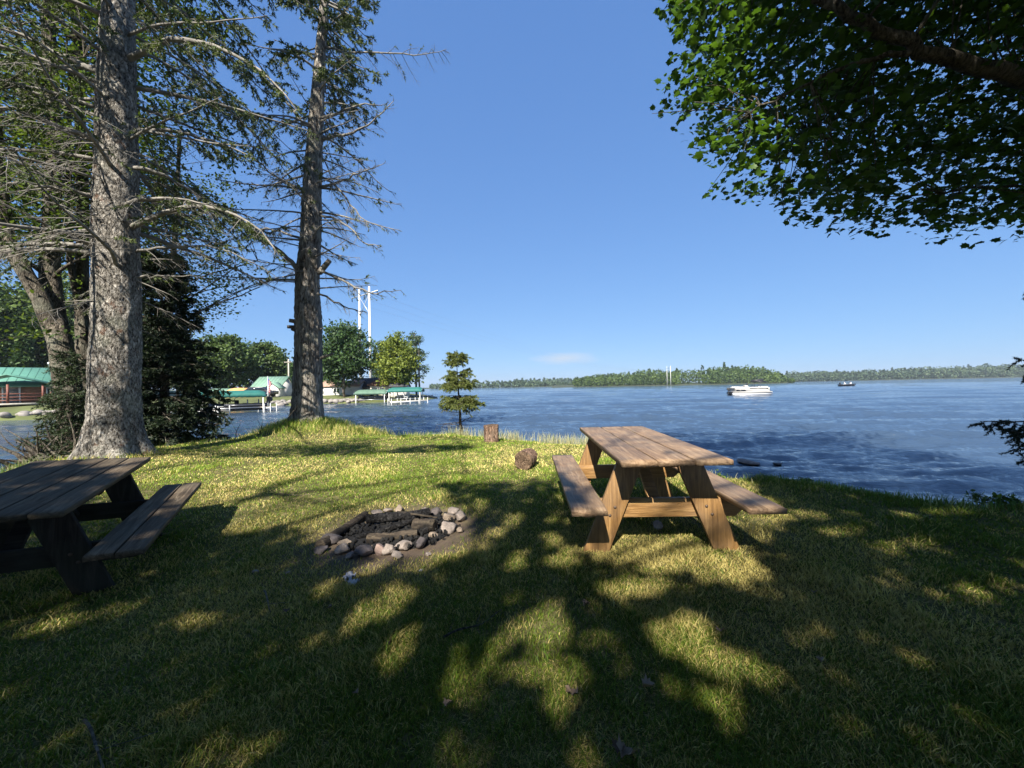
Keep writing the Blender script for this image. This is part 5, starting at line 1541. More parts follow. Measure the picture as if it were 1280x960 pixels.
# ------------------------------------------------------------------ the far bank of the cove
def mid_tree(px, pbase, d, top, halfw, label, seed, mat='far_green', kind='round', n=3400, leaf=.42, zbase=None, trunk=.22, bottom=.14, group='trees on the far bank'):
    """a whole tree: trunk, limbs and a crown of leaf clumps; top = y of its tip in the photo, halfw = half its width in px"""
    g = np.random.default_rng(seed)
    b = at(px, pbase, d); zb = bz(b[0], b[1]) if zbase is None else zbase
    zb = max(zb, WATER_Z + .3)
    H = at(px, top, d)[2] - zb; Rw = halfw * d / F_PX
    base = V(b[0], b[1], zb)
    name = {'round': 'broadleaf_tree', 'pine': 'pine_tree', 'cone': 'conifer_tree'}[kind]
    root = empty(name, tuple(base), label, 'tree', group)
    wt = MB(); P = base + np.linspace(0, 1, 8)[:, None] * V(.15 * g.normal(), 0, H * .93) + np.concatenate([[[0, 0, -.4]], g.normal(size=(7, 3)) * V(.1, .1, 0)])
    wt.tube(P, trunk * (1 - np.linspace(0, 1, 8) * .85), 8)
    lf = MB(); C = []; TN = []
    if kind == 'round':
        nc = max(20, n // 42)
        u = g.normal(size=(nc, 3)); u /= np.linalg.norm(u, axis=1)[:, None]
        rr = g.uniform(.45, 1, nc) ** .6
        cz = zb + H * (bottom + (1 - bottom) * .5)
        hz = H * (1 - bottom) * .5
        K = V(base[0], base[1], cz) + u * rr[:, None] * V(Rw, Rw, hz) * np.array([1 + .20 * math.sin(4 * math.atan2(q[1], q[0]) + 3 * q[2] + seed) + .14 * math.sin(8 * q[2] + 2 * q[0] + seed * 1.7) for q in u])[:, None]
        K[:, 0] = base[0] + (K[:, 0] - base[0]) * np.interp((K[:, 2] - cz) / hz, [-1, -.3, .3, 1], [.9, 1.0, .92, .55])
        for c in K:
            m = int(42 * g.uniform(.4, 1.7)); s = Rw * g.uniform(.10, .22)
            C.append(c + g.normal(size=(m, 3)) * V(s, s, s * .6)); TN.append(np.clip(g.uniform(.2, .8) + .2 * g.normal(size=m), 0, 1))
        for k in range(9):
            q, _ = spine(P, g.uniform(.25, .8)); e = K[g.integers(nc)]
            wt.tube([q, (q + e) / 2 + V(0, 0, .1), e], (trunk * .35, trunk * .2, .02), 5)
    elif kind == 'pine':
        for k in range(int(n / 60)):
            u_ = g.uniform(.32, 1) if k else 1; q, _ = spine(P, min(u_, .99)); az = g.random() * 6.283
            l = Rw * g.uniform(.4, 1.1) * (1.15 - u_ * .75)
            e = q + V(math.cos(az) * l, math.sin(az) * l, .25 * l)
            wt.tube([q, (q + e) / 2 + V(0, 0, -.08 * l), e], (.05, .035, .015), 4)
            m = 60
            C.append(e + g.normal(size=(m, 3)) * V(.26, .26, .13) * Rw * .7); TN.append(g.random(m))
    else:
        t = g.random(n) ** .7; a = g.random(n) * 6.283; rad = Rw * (1 - t) ** .8 * g.uniform(.5, 1.05, n) * (1 + .18 * np.sin(t * 42))
        C.append(np.stack([base[0] + rad * np.cos(a), base[1] + rad * np.sin(a), zb + H * (.06 + .94 * t) - .12 * rad], -1)); TN.append(g.random(n) * .8)
    C = np.concatenate(C); TN = np.concatenate(TN)
    v, f = quads(C, leaf * g.uniform(.6, 1.3, len(C)), g)
    lf.add(v, [f], np.repeat(TN, 4))
    wt.build('trunk', M['far_bark'], root, loc=tuple(base), smooth_sh=True)
    lf.build('crown', M[mat], root, loc=tuple(base))
    return root
mid_tree(431, 494, 59, 404, 31, 'broad dark round maple behind the half-dead tree, in front of the long white house', 301, 'far_dark', n=11000, leaf=.46, bottom=.20)
mid_tree(496, 492, 61, 419, 23, 'yellow-green round tree beside the boat shelters', 302, 'far_yellow', n=9000, leaf=.42, bottom=.12)
mid_tree(521, 492, 66, 411, 13, 'tall thin pine, the left of the pair at the tip of the point', 303, 'far_pine', 'pine', n=1500, leaf=.30, trunk=.2)
mid_tree(525, 492, 64, 416, 15, 'tall thin leaning pine, the right of the pair at the tip of the point', 304, 'far_pine', 'pine', n=1500, leaf=.30, trunk=.18)
mid_tree(480, 486, 92, 424, 11, 'distant dark pine rising between the maple and the yellow tree', 305, 'far_pine', 'pine', n=3200, leaf=.5)
mid_tree(470, 486, 96, 432, 10, 'dark pine just right of the tall white poles', 320, 'far_pine', 'cone', n=2200, leaf=.5)
mid_tree(283, 490, 62, 419, 26, 'big dark broadleaf tree behind the green boat shelter', 306, 'far_green', n=9000, leaf=.5)
mid_tree(262, 490, 60, 428, 22, 'sunlit broadleaf tree beside the dark hemlock', 307, 'far_green', n=8000, leaf=.46)
mid_tree(300, 490, 68, 424, 17, 'darker tree behind the big one on the far bank', 308, 'far_dark', n=3600, leaf=.38)
mid_tree(334, 488, 74, 426, 22, 'rounded green tree behind the white garage', 309, 'far_green', n=8000, leaf=.55)
mid_tree(318, 488, 72, 436, 14, 'small dark conifer left of the white garage', 310, 'far_dark', 'cone', n=2600, leaf=.36)
mid_tree(352, 488, 78, 440, 12, 'low green tree beyond the garage roof', 311, 'far_green', n=2600, leaf=.4)
mid_tree(372, 488, 70, 452, 12, 'dark shrubby tree hidden behind the half-dead trunk', 312, 'far_dark', n=2400, leaf=.36)
mid_tree(404, 490, 72, 448, 12, 'small dark tree left of the broad maple', 313, 'far_dark', n=2400, leaf=.36)
mid_tree(505, 488, 84, 452, 9, 'small dark tree behind the brown roofed house', 321, 'far_dark', n=1600, leaf=.4)
for k, (px, d, top, hw, mat, kd, lab) in enumerate([(-60, 52, 340, 50, 'far_dark', 'round', 'great dark tree behind the cabin beyond the left edge'), (0, 55, 345, 44, 'far_green', 'round', 'tall green tree right behind the green-roofed cabin'),
        (52, 60, 360, 38, 'far_dark', 'round', 'dark tree behind the cabin chimney'), (96, 62, 352, 40, 'far_green', 'round', 'green tree behind the forked trunk'), (140, 64, 380, 34, 'far_dark', 'round', 'dark tree behind the big spruce trunk'),
        (182, 62, 392, 32, 'far_green', 'round', 'green tree behind the hemlock'), (222, 62, 410, 30, 'far_dark', 'round', 'dark tree behind the right side of the hemlock'), (30, 48, 400, 14, 'far_dark', 'cone', 'pointed conifer beside the cabin')]):
    mid_tree(px, 490, d, top, hw, lab, 330 + k, mat, kd, n=8000, leaf=.6)

def gable_house(name, label, px, d, w, dep, wall_h, roof_h, wall, roof, rz=0.0, windows=(), door=None, over=.35, axis='x', z=None, chimney=None, hip=False):
    """walls, pitched roof with eaves, framed windows, doors. ridge runs along the local x axis (or y)"""
    b = at(px, 480, d); z0 = (bz(b[0], b[1]) if z is None else z)
    root = empty(name, (b[0], b[1], z0), label, 'house', 'buildings on the far bank', rz)
    mb = MB()
    hw, hd = w / 2, dep / 2
    if axis == 'x':
        poly = [(-hd, -.5), (hd, -.5), (hd, wall_h), (0, wall_h + (0 if hip else roof_h)), (-hd, wall_h)]
        mb.prism(poly, w, Mtx(e=(0, 0, R_(90))))
    else:
        poly = [(-hw, -.5), (hw, -.5), (hw, wall_h), (0, wall_h + (0 if hip else roof_h)), (-hw, wall_h)]
        mb.prism(poly, dep, Mtx())
    mb.build('wall', M[wall], root)
    rb = MB(); t = .14
    if hip:
        a = hw + over; c = hd + over; rr = max(0, a - c)
        for dz in (0,):
            v = [(-a, -c, wall_h), (a, -c, wall_h), (a, c, wall_h), (-a, c, wall_h), (-rr, 0, wall_h + roof_h), (rr, 0, wall_h + roof_h), (-a, -c, wall_h - t), (a, -c, wall_h - t), (a, c, wall_h - t), (-a, c, wall_h - t)]
            rb.add(v, [[[0, 1, 5, 4], [2, 3, 4, 5], [6, 7, 1, 0], [7, 8, 2, 1], [8, 9, 3, 2], [9, 6, 0, 3], [9, 8, 7, 6]], [[1, 2, 5], [3, 0, 4]]])
    else:
        half, ln = (hd, w) if axis == 'x' else (hw, dep)
        sl = roof_h / half; e = half + over; ez = wall_h - sl * over
        poly = [(-e, ez + .02), (0, wall_h + roof_h + .02), (e, ez + .02), (e, ez + t + .02), (0, wall_h + roof_h + t + .03), (-e, ez + t + .02)]
        rb.prism(poly, ln + 2 * over, Mtx(e=(0, 0, R_(90))) if axis == 'x' else Mtx())
        nseam = int(ln / .45)
        for s_ in (-1, 1):       # standing seams
            for k in range(nseam + 1):
                u = -ln / 2 - over + .05 + k * (ln + 2 * over - .1) / nseam
                a1 = V(0, 0, wall_h + roof_h + t + .04); a2 = V(0, 0, ez + t + .03)
                A_, B_ = ((u, s_ * .02), (u, s_ * e)) if axis == 'x' else ((s_ * .02, u), (s_ * e, u))
                rb.tube([[A_[0], A_[1], a1[2]], [B_[0], B_[1], a2[2]]], .02, 4)
    rf = rb.build('roof', M[roof], root)
    if chimney:
        mb = MB(); mb.lathe([(.11, 0), (.11, 1.0), (.17, 1.02), (.17, 1.2), (.05, 1.26)], (chimney[0], chimney[1], chimney[2]), 10)
        mb.build('chimney', M['steel'], rf)
    for (side, u, zc, ww, wh) in windows:       # side: f front (-y), l (-x), r (+x)
        if side == 'f': c = V(u, -hd, zc); R3 = np.eye(3)
        elif side == 'r': c = V(hw, u, zc); R3 = Mtx(e=(0, 0, R_(90)))[:3, :3]
        else: c = V(-hw, u, zc); R3 = Mtx(e=(0, 0, R_(-90)))[:3, :3]
        fr = MB(); fw = .09
        for (ox, oz, sx, sz) in ((0, wh / 2, ww + fw, fw), (0, -wh / 2, ww + fw, fw), (-ww / 2, 0, fw, wh - fw - .01), (ww / 2, 0, fw, wh - fw - .01), (0, 0, .05, wh - fw - .02)):
            fr.box(c + R3 @ V(ox, -.03, oz), (sx, .10, sz), rot=R3)
        f_ = fr.build('window', M['white_paint'], root)
        gl = MB(); gl.box(c + R3 @ V(0, -.012, 0), (ww - .02, .04, wh - .02), rot=R3); gl.build('glass', M['window_glass'], f_)
    if door:
        (side, u, zc, ww, wh, dm) = door
        c = V(u, -hd, zc) if side == 'f' else V(hw, u, zc)
        R3 = np.eye(3) if side == 'f' else Mtx(e=(0, 0, R_(90)))[:3, :3]
        dd_ = MB(); dd_.box(c + R3 @ V(0, -.02, 0), (ww, .08, wh), rot=R3)
        for k in range(4): dd_.box(c + R3 @ V(0, -.065, -wh / 2 + wh * (k + .5) / 4), (ww * .88, .02, wh / 4 * .7), rot=R3)
        dr = dd_.build('door', M[dm], root)
        fr = MB(); fr.box(c + R3 @ V(0, -.03, wh / 2 + .06), (ww + .24, .1, .12), rot=R3)
        for s_ in (-1, 1): fr.box(c + R3 @ V(s_ * (ww / 2 + .06), -.03, -.003), (.115, .1, wh), rot=R3)
        fr.build('door_frame', M['white_paint'], root)
        hd_ = MB(); hd_.box(c + R3 @ V(ww * .4, -.09, -.1), (.06, .06, .14), rot=R3); hd_.build('handle', M['steel'], dr)
    return root

# log cabin with the green roof on the left
cab = gable_house('log_cabin', 'log cabin with a green metal roof and a red railing at the far left', 30, 39, 7.6, 5.4, 2.0, 1.55, 'log_wall', 'green_roof', rz=R_(40), over=.55,
                  windows=(('f', -2.2, 1.2, .9, .8), ('f', 2.4, 1.2, .8, .8), ('r', 0, 1.25, 1.2, .9)), door=('f', -.2, 1.0, .9, 1.95, 'door_grey'), chimney=(1.6, .6, 3.1))
pb = MB()          # porch deck, gable and posts
pb.box((0, -3.7, .1), (4.4, 2.0, .16)); pb.build('porch_deck', M['dock_wood'], cab)
pr = MB(); pr.prism([(-2.5, 1.95), (0, 2.75), (2.5, 1.95), (2.5, 2.07), (0, 2.89), (-2.5, 2.07)], 2.2, Mtx((0, -3.85, 0))); pr.build('porch_roof', M['green_roof'], cab)
for x in (-2.1, 0, 2.1):
    q_ = MB(); q_.box((x, -4.6, 1.06), (.14, .14, 1.76)); q_.build('porch_post', M['rail_red'], cab)
rl = MB()
for zz in (.45, .75, 1.05): rl.box((0, -4.62 - .0, zz), (4.5, .05, .09))
for zz in (.45, .75, 1.05): rl.box((5.0, -4.62, zz), (5.0, .05, .09))
for x in np.arange(2.6, 7.6, .9): rl.box((x, -4.66, .45), (.10, .05, 1.5))
rl.build('railing', M['rail_red'], cab)

# white garage with sage roof and its gabled wing
gar = gable_house('garage', 'small white garage with a pale green roof behind the first dock', 343, 62, 4.2, 4.2, 1.9, 1.5, 'white_wall', 'sage_roof', axis='x', over=.3, z=-.05)
wg = MB(); wg.prism([(-.95, -.5), (.95, -.5), (.95, 1.75), (0, 2.45), (-.95, 1.75)], 1.6, Mtx((1.75, -2.6, 0))); wg.build('wing', M['white_wall'], gar)
wr = MB(); wr.prism([(-1.2, 1.58), (0, 2.47), (1.2, 1.58), (1.2, 1.70), (0, 2.60), (-1.2, 1.70)], 1.9, Mtx((1.75, -2.7, 0))); wr.build('wing_roof', M['sage_roof'], gar)
dr = MB(); dr.box((1.75, -3.42, .72), (1.05, .06, 1.35)); dr.build('door', M['door_grey'], gar)
dw = MB(); dw.box((-1.0, -2.12, 1.1), (.7, .06, .6)); dw.build('window', M['window_glass'], gar)
gable_house('white_house', 'long low white house with a tan roof behind the maple', 426, 64, 7.2, 4.2, 1.85, .8, 'white_wall', 'tan_roof', rz=R_(4), z=-.1,
            windows=(('f', -2.4, 1.15, .9, .7), ('f', .1, 1.15, .9, .7)), over=.25)
gable_house('grey_house', 'house with a dark slate grey roof at the foot of the white poles', 457, 66, 3.6, 4.0, 1.7, 1.3, 'cream_wall', 'dark_roof', rz=R_(0), z=-.05,
            windows=(('f', -1.0, 1.0, .8, .7),), door=('f', .6, .85, .8, 1.6, 'door_grey'), over=.3)
gable_house('cream_house', 'cream cottage with a brown hipped roof between the white poles and the yellow tree', 480, 62.5, 3.4, 3.2, 1.75, 1.45, 'cream_wall', 'brown_roof', z=.1, windows=(('f', -.45, 1.05, .45, .6), ('f', .35, 1.05, .45, .6)), over=.35, hip=True)
gable_house('white_shed', 'tiny white shed at the foot of the yellow tree', 500, 60, 2.4, 2.0, 1.5, .5, 'white_wall', 'dark_roof', z=.0, windows=(('f', 0, .9, .5, .4),), over=.2)
# low grey outbuilding, tan tarp and pickup behind the first dock
gable_house('low_shed', 'low pale shed with small dark windows behind the teal boat shelter', 276, 58, 4.4, 2.2, 1.35, .25, 'cream_wall', 'sage_roof', z=-.05, windows=(('f', -1.2, .85, .7, .5), ('f', .9, .85, .8, .5)), over=.2)
b = at(303, 480, 57); tp = MB()
prof = [(math.cos(t) * 1.9, math.sin(t) * 1.45) for t in np.linspace(0, math.pi, 12)]
tp.prism(prof, 3.4, Mtx((0, 0, 0), (0, 0, R_(12))))
tag(tp.build('tarp_shelter', M['tan_canvas']), 'rounded orange-tan tarp shelter between the shed and the garage', 'shelter').location = (b[0], b[1], bz(b[0], b[1]) - .05)
def pickup():
    b = at(325, 480, 55); root = empty('parked_car', (b[0], b[1], bz(b[0], b[1])), 'dark parked car between the tan shelter and the white garage', 'car', rz=R_(10))
    mb = MB(); mb.prism([(-2.1, .35), (2.1, .35), (2.15, .8), (1.2, .95), (.7, 1.42), (-1.0, 1.45), (-1.7, 1.0), (-2.15, .9)], 1.7, Mtx()); bm_bevel(mb.build('body', M['black_gloss'], root), .06)
    gl = MB(); gl.prism([(1.05, .98), (.66, 1.36), (-.95, 1.38), (-1.5, 1.0)], 1.72, Mtx()); gl.build('window', M['window_glass'], root)
    for x in (-1.35, 1.35):
        for y in (-.78, .78):
            w = MB(); w.lathe([(.18, -.1), (.32, -.1), (.34, 0), (.32, .1), (.18, .1)], k=16); o = w.build('wheel', M['dark_plastic'], root); o.location = (x, y, .33); o.rotation_euler = (R_(90), 0, 0)
pickup()

# docks, boat shelters, boats
def dock(label, p0, p1, w, z=.42, legs=5):
    a = V(*p0, WATER_Z + z); b = V(*p1, WATER_Z + z); d = b - a; Ln = np.linalg.norm(d); ang = math.atan2(d[1], d[0])
    root = empty('dock', tuple((a + b) / 2), label, 'dock', 'docks on the far bank', ang)
    mb = MB(); n = int(Ln / .15)
    for k in range(n): mb.box((-Ln / 2 + (k + .5) * Ln / n, 0, 0), (Ln / n - .015, w, .04))
    mb.build('deck', M['dock_wood'], root)
    fr = MB()
    for s in (-1, 1): fr.box((0, s * (w / 2 - .03), -.09), (Ln, .05, .12))
    fr.build('frame', M['white_paint'], root)
    for k in range(legs):
        for s in (-1, 1):
            lg = MB(); x = -Ln / 2 + .1 + k * (Ln - .2) / (legs - 1); lg.tube([(x, s * (w / 2 + .03), -1.5), (x, s * (w / 2 + .03), .35)], .035, 8); lg.build('post', M['white_paint'], root)
    return root
def canopy(label, c, Lx, Wy, rz, mat, ztop=1.95, arch=.35, skirt=.42):
    root = empty('boat_shelter', (c[0], c[1], WATER_Z), label, 'boat shelter', 'boat shelters on the far bank', rz)
    n = 14; u = np.linspace(-1, 1, n)
    mb = MB(); nl = 26
    prof = [(-Wy / 2, ztop - arch - skirt)] + [(q * Wy / 2, ztop - arch * abs(q) ** 2.2) for q in u] + [(Wy / 2, ztop - arch - skirt)]
    prof = np.array(prof); k = len(prof)
    X = np.linspace(-Lx / 2, Lx / 2, nl); vs = []
    for i, x in enumerate(X):
        pz_ = prof[:, 1].copy()
        endf = min(1, min(i, nl - 1 - i) / 2.5); pz_[1:-1] -= (1 - endf) * .22
        pz_[0] += .05 * (i % 2); pz_[-1] += .05 * (i % 2)            # scalloped hem
        vs.append(np.stack([np.full(k, x), prof[:, 0], pz_], -1))
    v = np.concatenate(vs); f = [[i * k + j, i * k + j + 1, (i + 1) * k + j + 1, (i + 1) * k + j] for i in range(nl - 1) for j in range(k - 1)]
    for e in (0, nl - 1):
        pass
    mb.add(v, [f]); o = mb.build('canopy', M[mat], root, smooth_sh=True)
    s_ = o.modifiers.new('thick', 'SOLIDIFY'); s_.thickness = .03
    fr = MB()
    for s in (-1, 1):
        fr.tube([(-Lx / 2, s * Wy / 2 * .96, ztop - arch - .08), (Lx / 2, s * Wy / 2 * .96, ztop - arch - .08)], .035, 6)
        fr.tube([(-Lx / 2, s * Wy / 2 * .96, .45), (Lx / 2, s * Wy / 2 * .96, .45)], .04, 6)
    for x in np.linspace(-Lx / 2, Lx / 2, 5): fr.tube([(x, q * Wy / 2 * .96, ztop - arch * abs(q) ** 2.2 - .05) for q in u], .02, 5)
    fr.build('frame', M['alu'], root)
    for x in (-Lx / 2 + .3, Lx / 2 - .3):
        for s in (-1, 1):
            lg = MB(); lg.box((x, s * Wy / 2 * .96, .1), (.09, .09, 2 * (ztop - arch) - .5 - .1)); lg.build('post', M['white_paint'], root)
    return root
def hull_mesh(Ln, W, Hh, g=None, bow=1.0, flat=.75):
    """open runabout hull, bow towards +x"""
    n = 15; k = 9; v = []
    for i in range(n):
        u = i / (n - 1); x = -Ln / 2 + Ln * u
        wf = (1 - max(0, (u - .55) / .45) ** 2.2) * (W / 2) + .01
        sheer = Hh * (1 + .25 * u ** 3 * bow); keel = .0 + Hh * .7 * max(0, (u - .75) / .25) ** 2 * bow
        for j in range(k):
            q = j / (k - 1) * 2 - 1
            zz = keel + (sheer - keel) * abs(q) ** 3.0
            yy = wf * np.sign(q) * (abs(q) ** .55 * flat + abs(q) * (1 - flat))
            v.append((x, yy, zz))
    f = [[i * k + j, (i + 1) * k + j, (i + 1) * k + j + 1, i * k + j + 1] for i in range(n - 1) for j in range(k - 1)]
    mb = MB(); mb.add(v, [f, [list(range(k))], ]); return mb
def outboard(parent, x, z, s=1.0, mat='dark_plastic'):
    mb = MB()
    mb.prism([(-.22 * s, .25 * s), (.18 * s, .22 * s), (.22 * s, .55 * s), (.10 * s, .70 * s), (-.22 * s, .66 * s), (-.28 * s, .45 * s)], .3 * s, Mtx((x, 0, z)))
    mb.box((x - .02, 0, z), (.14 * s, .1 * s, .6 * s)); mb.box((x - .02, 0, z - .35 * s), (.3 * s, .06 * s, .08 * s))
    mb.box((x + .16 * s, 0, z + .2 * s), (.14 * s, .2 * s, .2 * s))
    return bm_bevel(mb.build('outboard_motor', M[mat], parent), .02)
def runabout(label, c, rz, Ln=4.6, mat='black_gloss'):
    root = empty('motor_boat', (c[0], c[1], c[2]), label, 'boat', 'boats on the far bank', rz)
    h = hull_mesh(Ln, 1.8, .62).build('hull', M[mat], root, smooth_sh=True); s_ = h.modifiers.new('t', 'SOLIDIFY'); s_.thickness = .05
    st = MB(); st.box((-.1, 0, .42), (Ln * .8, 1.45, .05)); st.build('deck', M['boat_grey'], root)
    for x, y in ((-.5, -.4), (-.5, .4), (-1.4, 0)):
        se = MB(); se.box((x, y, .60), (.45, .5, .14), bev=.03); se.box((x - .22, y, .82), (.1, .5, .42), bev=.03); se.build('seat', M['boat_grey'], root)
    co = MB(); co.box((.15, -.4, .72), (.35, .6, .5), bev=.04); co.build('console', M['dark_plastic'], root)
    ws = MB(); ws.box((.3, -.4, 1.05), (.04, .55, .25), rot=Mtx(e=(0, -.4, 0))[:3, :3]); ws.build('windscreen', M['window_glass'], root)
    sp = MB(); 
    for s in (-1, 1): sp.tube([(-Ln / 2 + .05, s * .915, .5), (0, s * .925, .52), (Ln * .2, s * .87, .56)], .02, 5)
    sp.build('rub_rail', M['alu'], root)
    outboard(root, -Ln / 2 - .2, .5, 1.1)
    return root
cA = on_plane(287, 516, WATER_Z)
canopy('teal scalloped boat shelter over the dark motor boat by the first dock', (cA[0] - .1, cA[1] + .6), 5.4, 2.9, R_(34), 'teal_canvas', 2.05, .30, .34)
runabout('dark motor boat hanging in the teal shelter by the first dock', (cA[0] + .35, cA[1] + .7, WATER_Z + .18), R_(-146), 4.6)
d0 = on_plane(210, 513, WATER_Z + .42); d1 = on_plane(281, 512.5, WATER_Z + .42)
dock('pale narrow dock running out from behind the dark hemlock', (d0[0], d0[1]), (d1[0], d1[1]), 1.0)
d0 = on_plane(318, 511.5, WATER_Z + .3); d1 = on_plane(337, 510.5, WATER_Z + .3)
dock('short dock at the foot of the flagpole', (d0[0], d0[1] + .8), (d1[0], d1[1] + .8), 1.3, .45, 3)
def flagpole():
    b = on_plane(329, 510.5, WATER_Z); root = empty('flagpole', (b[0], b[1] + .9, WATER_Z), 'white flagpole with a drooping striped flag beside the teal shelter', 'flagpole')
    Hh = 3.6; mb = MB(); mb.tube([(0, 0, -.3), (0, 0, Hh)], (.05, .03), 8); mb.lathe([(.01, Hh), (.05, Hh + .03), (.05, Hh + .07), (.01, Hh + .1)], k=8); mb.build('pole', M['white_paint'], root)
    # the flag hangs in folds: seven and six stripes and a blue canton
    n, m = 14, 27; X = np.linspace(0, 1, n); Zs = np.linspace(0, 1, m)
    U, W = np.meshgrid(X, Zs, indexing='ij')
    px_ = .04 + .34 * U * (1 - .35 * W); py_ = .10 * np.sin(U * 9 + W * 1.5) * U ** .5; pz_ = Hh - .1 - W * 1.45 - .55 * U
    v = np.stack([px_, py_, pz_], -1).reshape(-1, 3); mb = MB()
    for i in range(n - 1):
        for j in range(m - 1):
            st = int((j) / 2); colr = 2 if (st < 7 and i < 5) else (0 if st % 2 == 0 else 1)
            mb.f.append(np.array([[i * m + j, (i + 1) * m + j, (i + 1) * m + j + 1, i * m + j + 1]])); mb.mi.append(np.array([colr]))
    mb.v.append(v); mb.c.append(np.full((len(v), 3), .5)); mb.n = len(v)
    o = mb.build('flag', [M['flag_red'], M['white_paint'], M['flag_blue']], root, smooth_sh=True); s_ = o.modifiers.new('t', 'SOLIDIFY'); s_.thickness = .01
flagpole()
cB = on_plane(466, 503, WATER_Z); cC = on_plane(508, 502, WATER_Z)
canopy('sage green arched boat shelter, the left of the two on the point', (cB[0], cB[1]), 4.6, 2.6, R_(4), 'sage_canvas', 1.85, .4, .3)
canopy('teal arched boat shelter, the right of the two on the point', (cC[0], cC[1]), 5.0, 2.6, R_(4), 'teal_canvas', 2.1, .38, .34)
runabout('grey motor boat under the sage shelter on the point', (cB[0] - .1, cB[1] + .1, WATER_Z + .3), R_(184), 4.0)
d0 = on_plane(486, 502, WATER_Z + .4); d1 = on_plane(533, 500, WATER_Z + .4)
dock('white dock in front of the right boat shelter on the point', (d0[0], d0[1]), (d1[0], d1[1]), 1.0)
for k, (px, lab) in enumerate([(499, 'white lounge chair on the dock of the point, the left one'), (507, 'white lounge chair on the dock of the point, the right one')]):
    b = on_plane(px, 498.5, WATER_Z + .45); root = empty('deck_chair', (b[0], b[1] + .3, WATER_Z + .44), lab, 'chair', 'white chairs on the dock')
    s_ = MB(); s_.box((0, 0, .3), (.55, .5, .06)); s_.build('seat', M['white_paint'], root)
    s_ = MB(); s_.box((-.3, 0, .6), (.06, .5, .6), rot=Mtx(e=(0, -.25, 0))[:3, :3]); s_.build('backrest', M['white_paint'], root)
    for x in (-.22, .22):
        for y in (-.2, .2):
            s_ = MB(); s_.box((x, y, .13), (.05, .05, .27)); s_.build('leg', M['white_paint'], root)

# riprap along the bank
g = np.random.default_rng(66)
protos = [rock_mesh(g, .5, .4, .32, 2).build('bank_stone', M['riprap'], smooth_sh=False).data for _ in range(5)]
for o in [o for o in COL.objects if o.name.startswith('bank_stone')]: bpy.data.objects.remove(o)
def riprap(pa, pb, n, where):
    for k in range(n):
        t = (k + g.random()) / n
        px = pa[0] + (pb[0] - pa[0]) * t; py = pa[1] + (pb[1] - pa[1]) * t
        b = on_plane(px, py, WATER_Z)
        o = bpy.data.objects.new('bank_stone', protos[k % 5]); COL.objects.link(o)
        s = g.uniform(.5, 1.25); o.scale = (s, s, s * g.uniform(.7, 1.1)); o.rotation_euler = (g.uniform(-.3, .3), g.uniform(-.3, .3), g.random() * 6)
        up = g.uniform(0, 1); x_, y_ = b[0] + g.normal() * .2, b[1] + up * 1.1 + .3
        while bz(x_, y_) < WATER_Z - .12: y_ += .25          # rest on the bank, not out in the water
        o.location = (x_, y_, max(WATER_Z, bz(x_, y_)) + .06)
        tag(o, 'pale grey boulder in the stone bank ' + where, 'stone', 'boulders along the far bank of the cove')
riprap((335, 508), (378, 506), 26, 'below the white garage'); riprap((402, 505), (455, 503.5), 34, 'below the long white house')
riprap((455, 503.5), (490, 501.7), 22, 'behind the sage green boat shelter'); riprap((490, 501.7), (545, 498.5), 26, 'at the tip of the point'); riprap((0, 526), (60, 523), 16, 'below the log cabin')

# tall white power poles, on this point and on the wooded point
def power_poles(px1, px2, dist, top, label, zb, r, hs=1.0):
    root = None
    pts = []
    b1 = at(px1, 480, dist); b2 = at(px2, 480, dist * .97)
    z1 = at(px1, top, dist)[2]
    root = empty('power_pylon', ((b1[0] + b2[0]) / 2, (b1[1] + b2[1]) / 2, zb), label, 'pylon', 'power line crossing the lake')
    o0 = V(*root.location)
    for b in (b1, b2):
        mb = MB(); mb.tube([V(b[0], b[1], zb - .5) - o0, V(b[0], b[1], z1) - o0], (r, r * .62), 12); mb.build('pole', M['white_paint'], root, smooth_sh=True)
    d = (b2 - b1); d[2] = 0; d /= np.linalg.norm(d); c = (b1 + b2) / 2
    mb = MB(); a1 = V(c[0], c[1], z1 - 1.2) - d * 4.5 * hs - o0; a2 = V(c[0], c[1], z1 - 1.2) + d * 4.5 * hs - o0
    mb.tube([a1, a2], .10 * hs, 6); 
    z2 = z1 - 5.0 * hs; mb.tube([V(b1[0], b1[1], z1 - 1.3) - o0, V(b2[0], b2[1], z2) - o0], .05 * hs, 5); mb.tube([V(b2[0], b2[1], z1 - 1.3) - o0, V(b1[0], b1[1], z2) - o0], .05 * hs, 5)
    mb.build('crossarm', M['steel'], root)
    ends = []
    for t in (0.02, .5, .98):
        q_ = a1 + (a2 - a1) * t; mb = MB(); mb.lathe([(.05, 0), (.12, -.1), (.05, -.2), (.12, -.3), (.05, -.4), (.12, -.5), (.04, -.7)], tuple(q_), 8); mb.build('insulator', M['window_glass'], root)
        ends.append(q_ + o0 + V(0, 0, -.7))
    return ends
e1 = power_poles(451, 463.5, 72, 362, 'pair of tall white power poles rising behind the cottages', 0.0, .28)
e2 = power_poles(834, 838.5, 300, 458, 'pair of distant white power poles on the wooded point', WATER_Z + 1, .22, 1.0)
for k, (a, b_) in enumerate(zip(e1, e2)):
    t = np.linspace(0, 1, 40)[:, None]; P = a + (b_ - a) * t; P[:, 2] -= 6.0 * 4 * (t * (1 - t))[:, 0]
    mb = MB(); mb.tube(P, .009, 4); tag(mb.build('power_line', M['wire'], loc=tuple(a)), ['thin power line over the lake, the left of the three wires', 'thin power line over the lake, the middle of the three wires', 'thin power line over the lake, the right of the three wires'][k], 'cable', 'power lines over the lake')
b = at(361, 480, 64); z1 = at(360, 449, 64)[2]
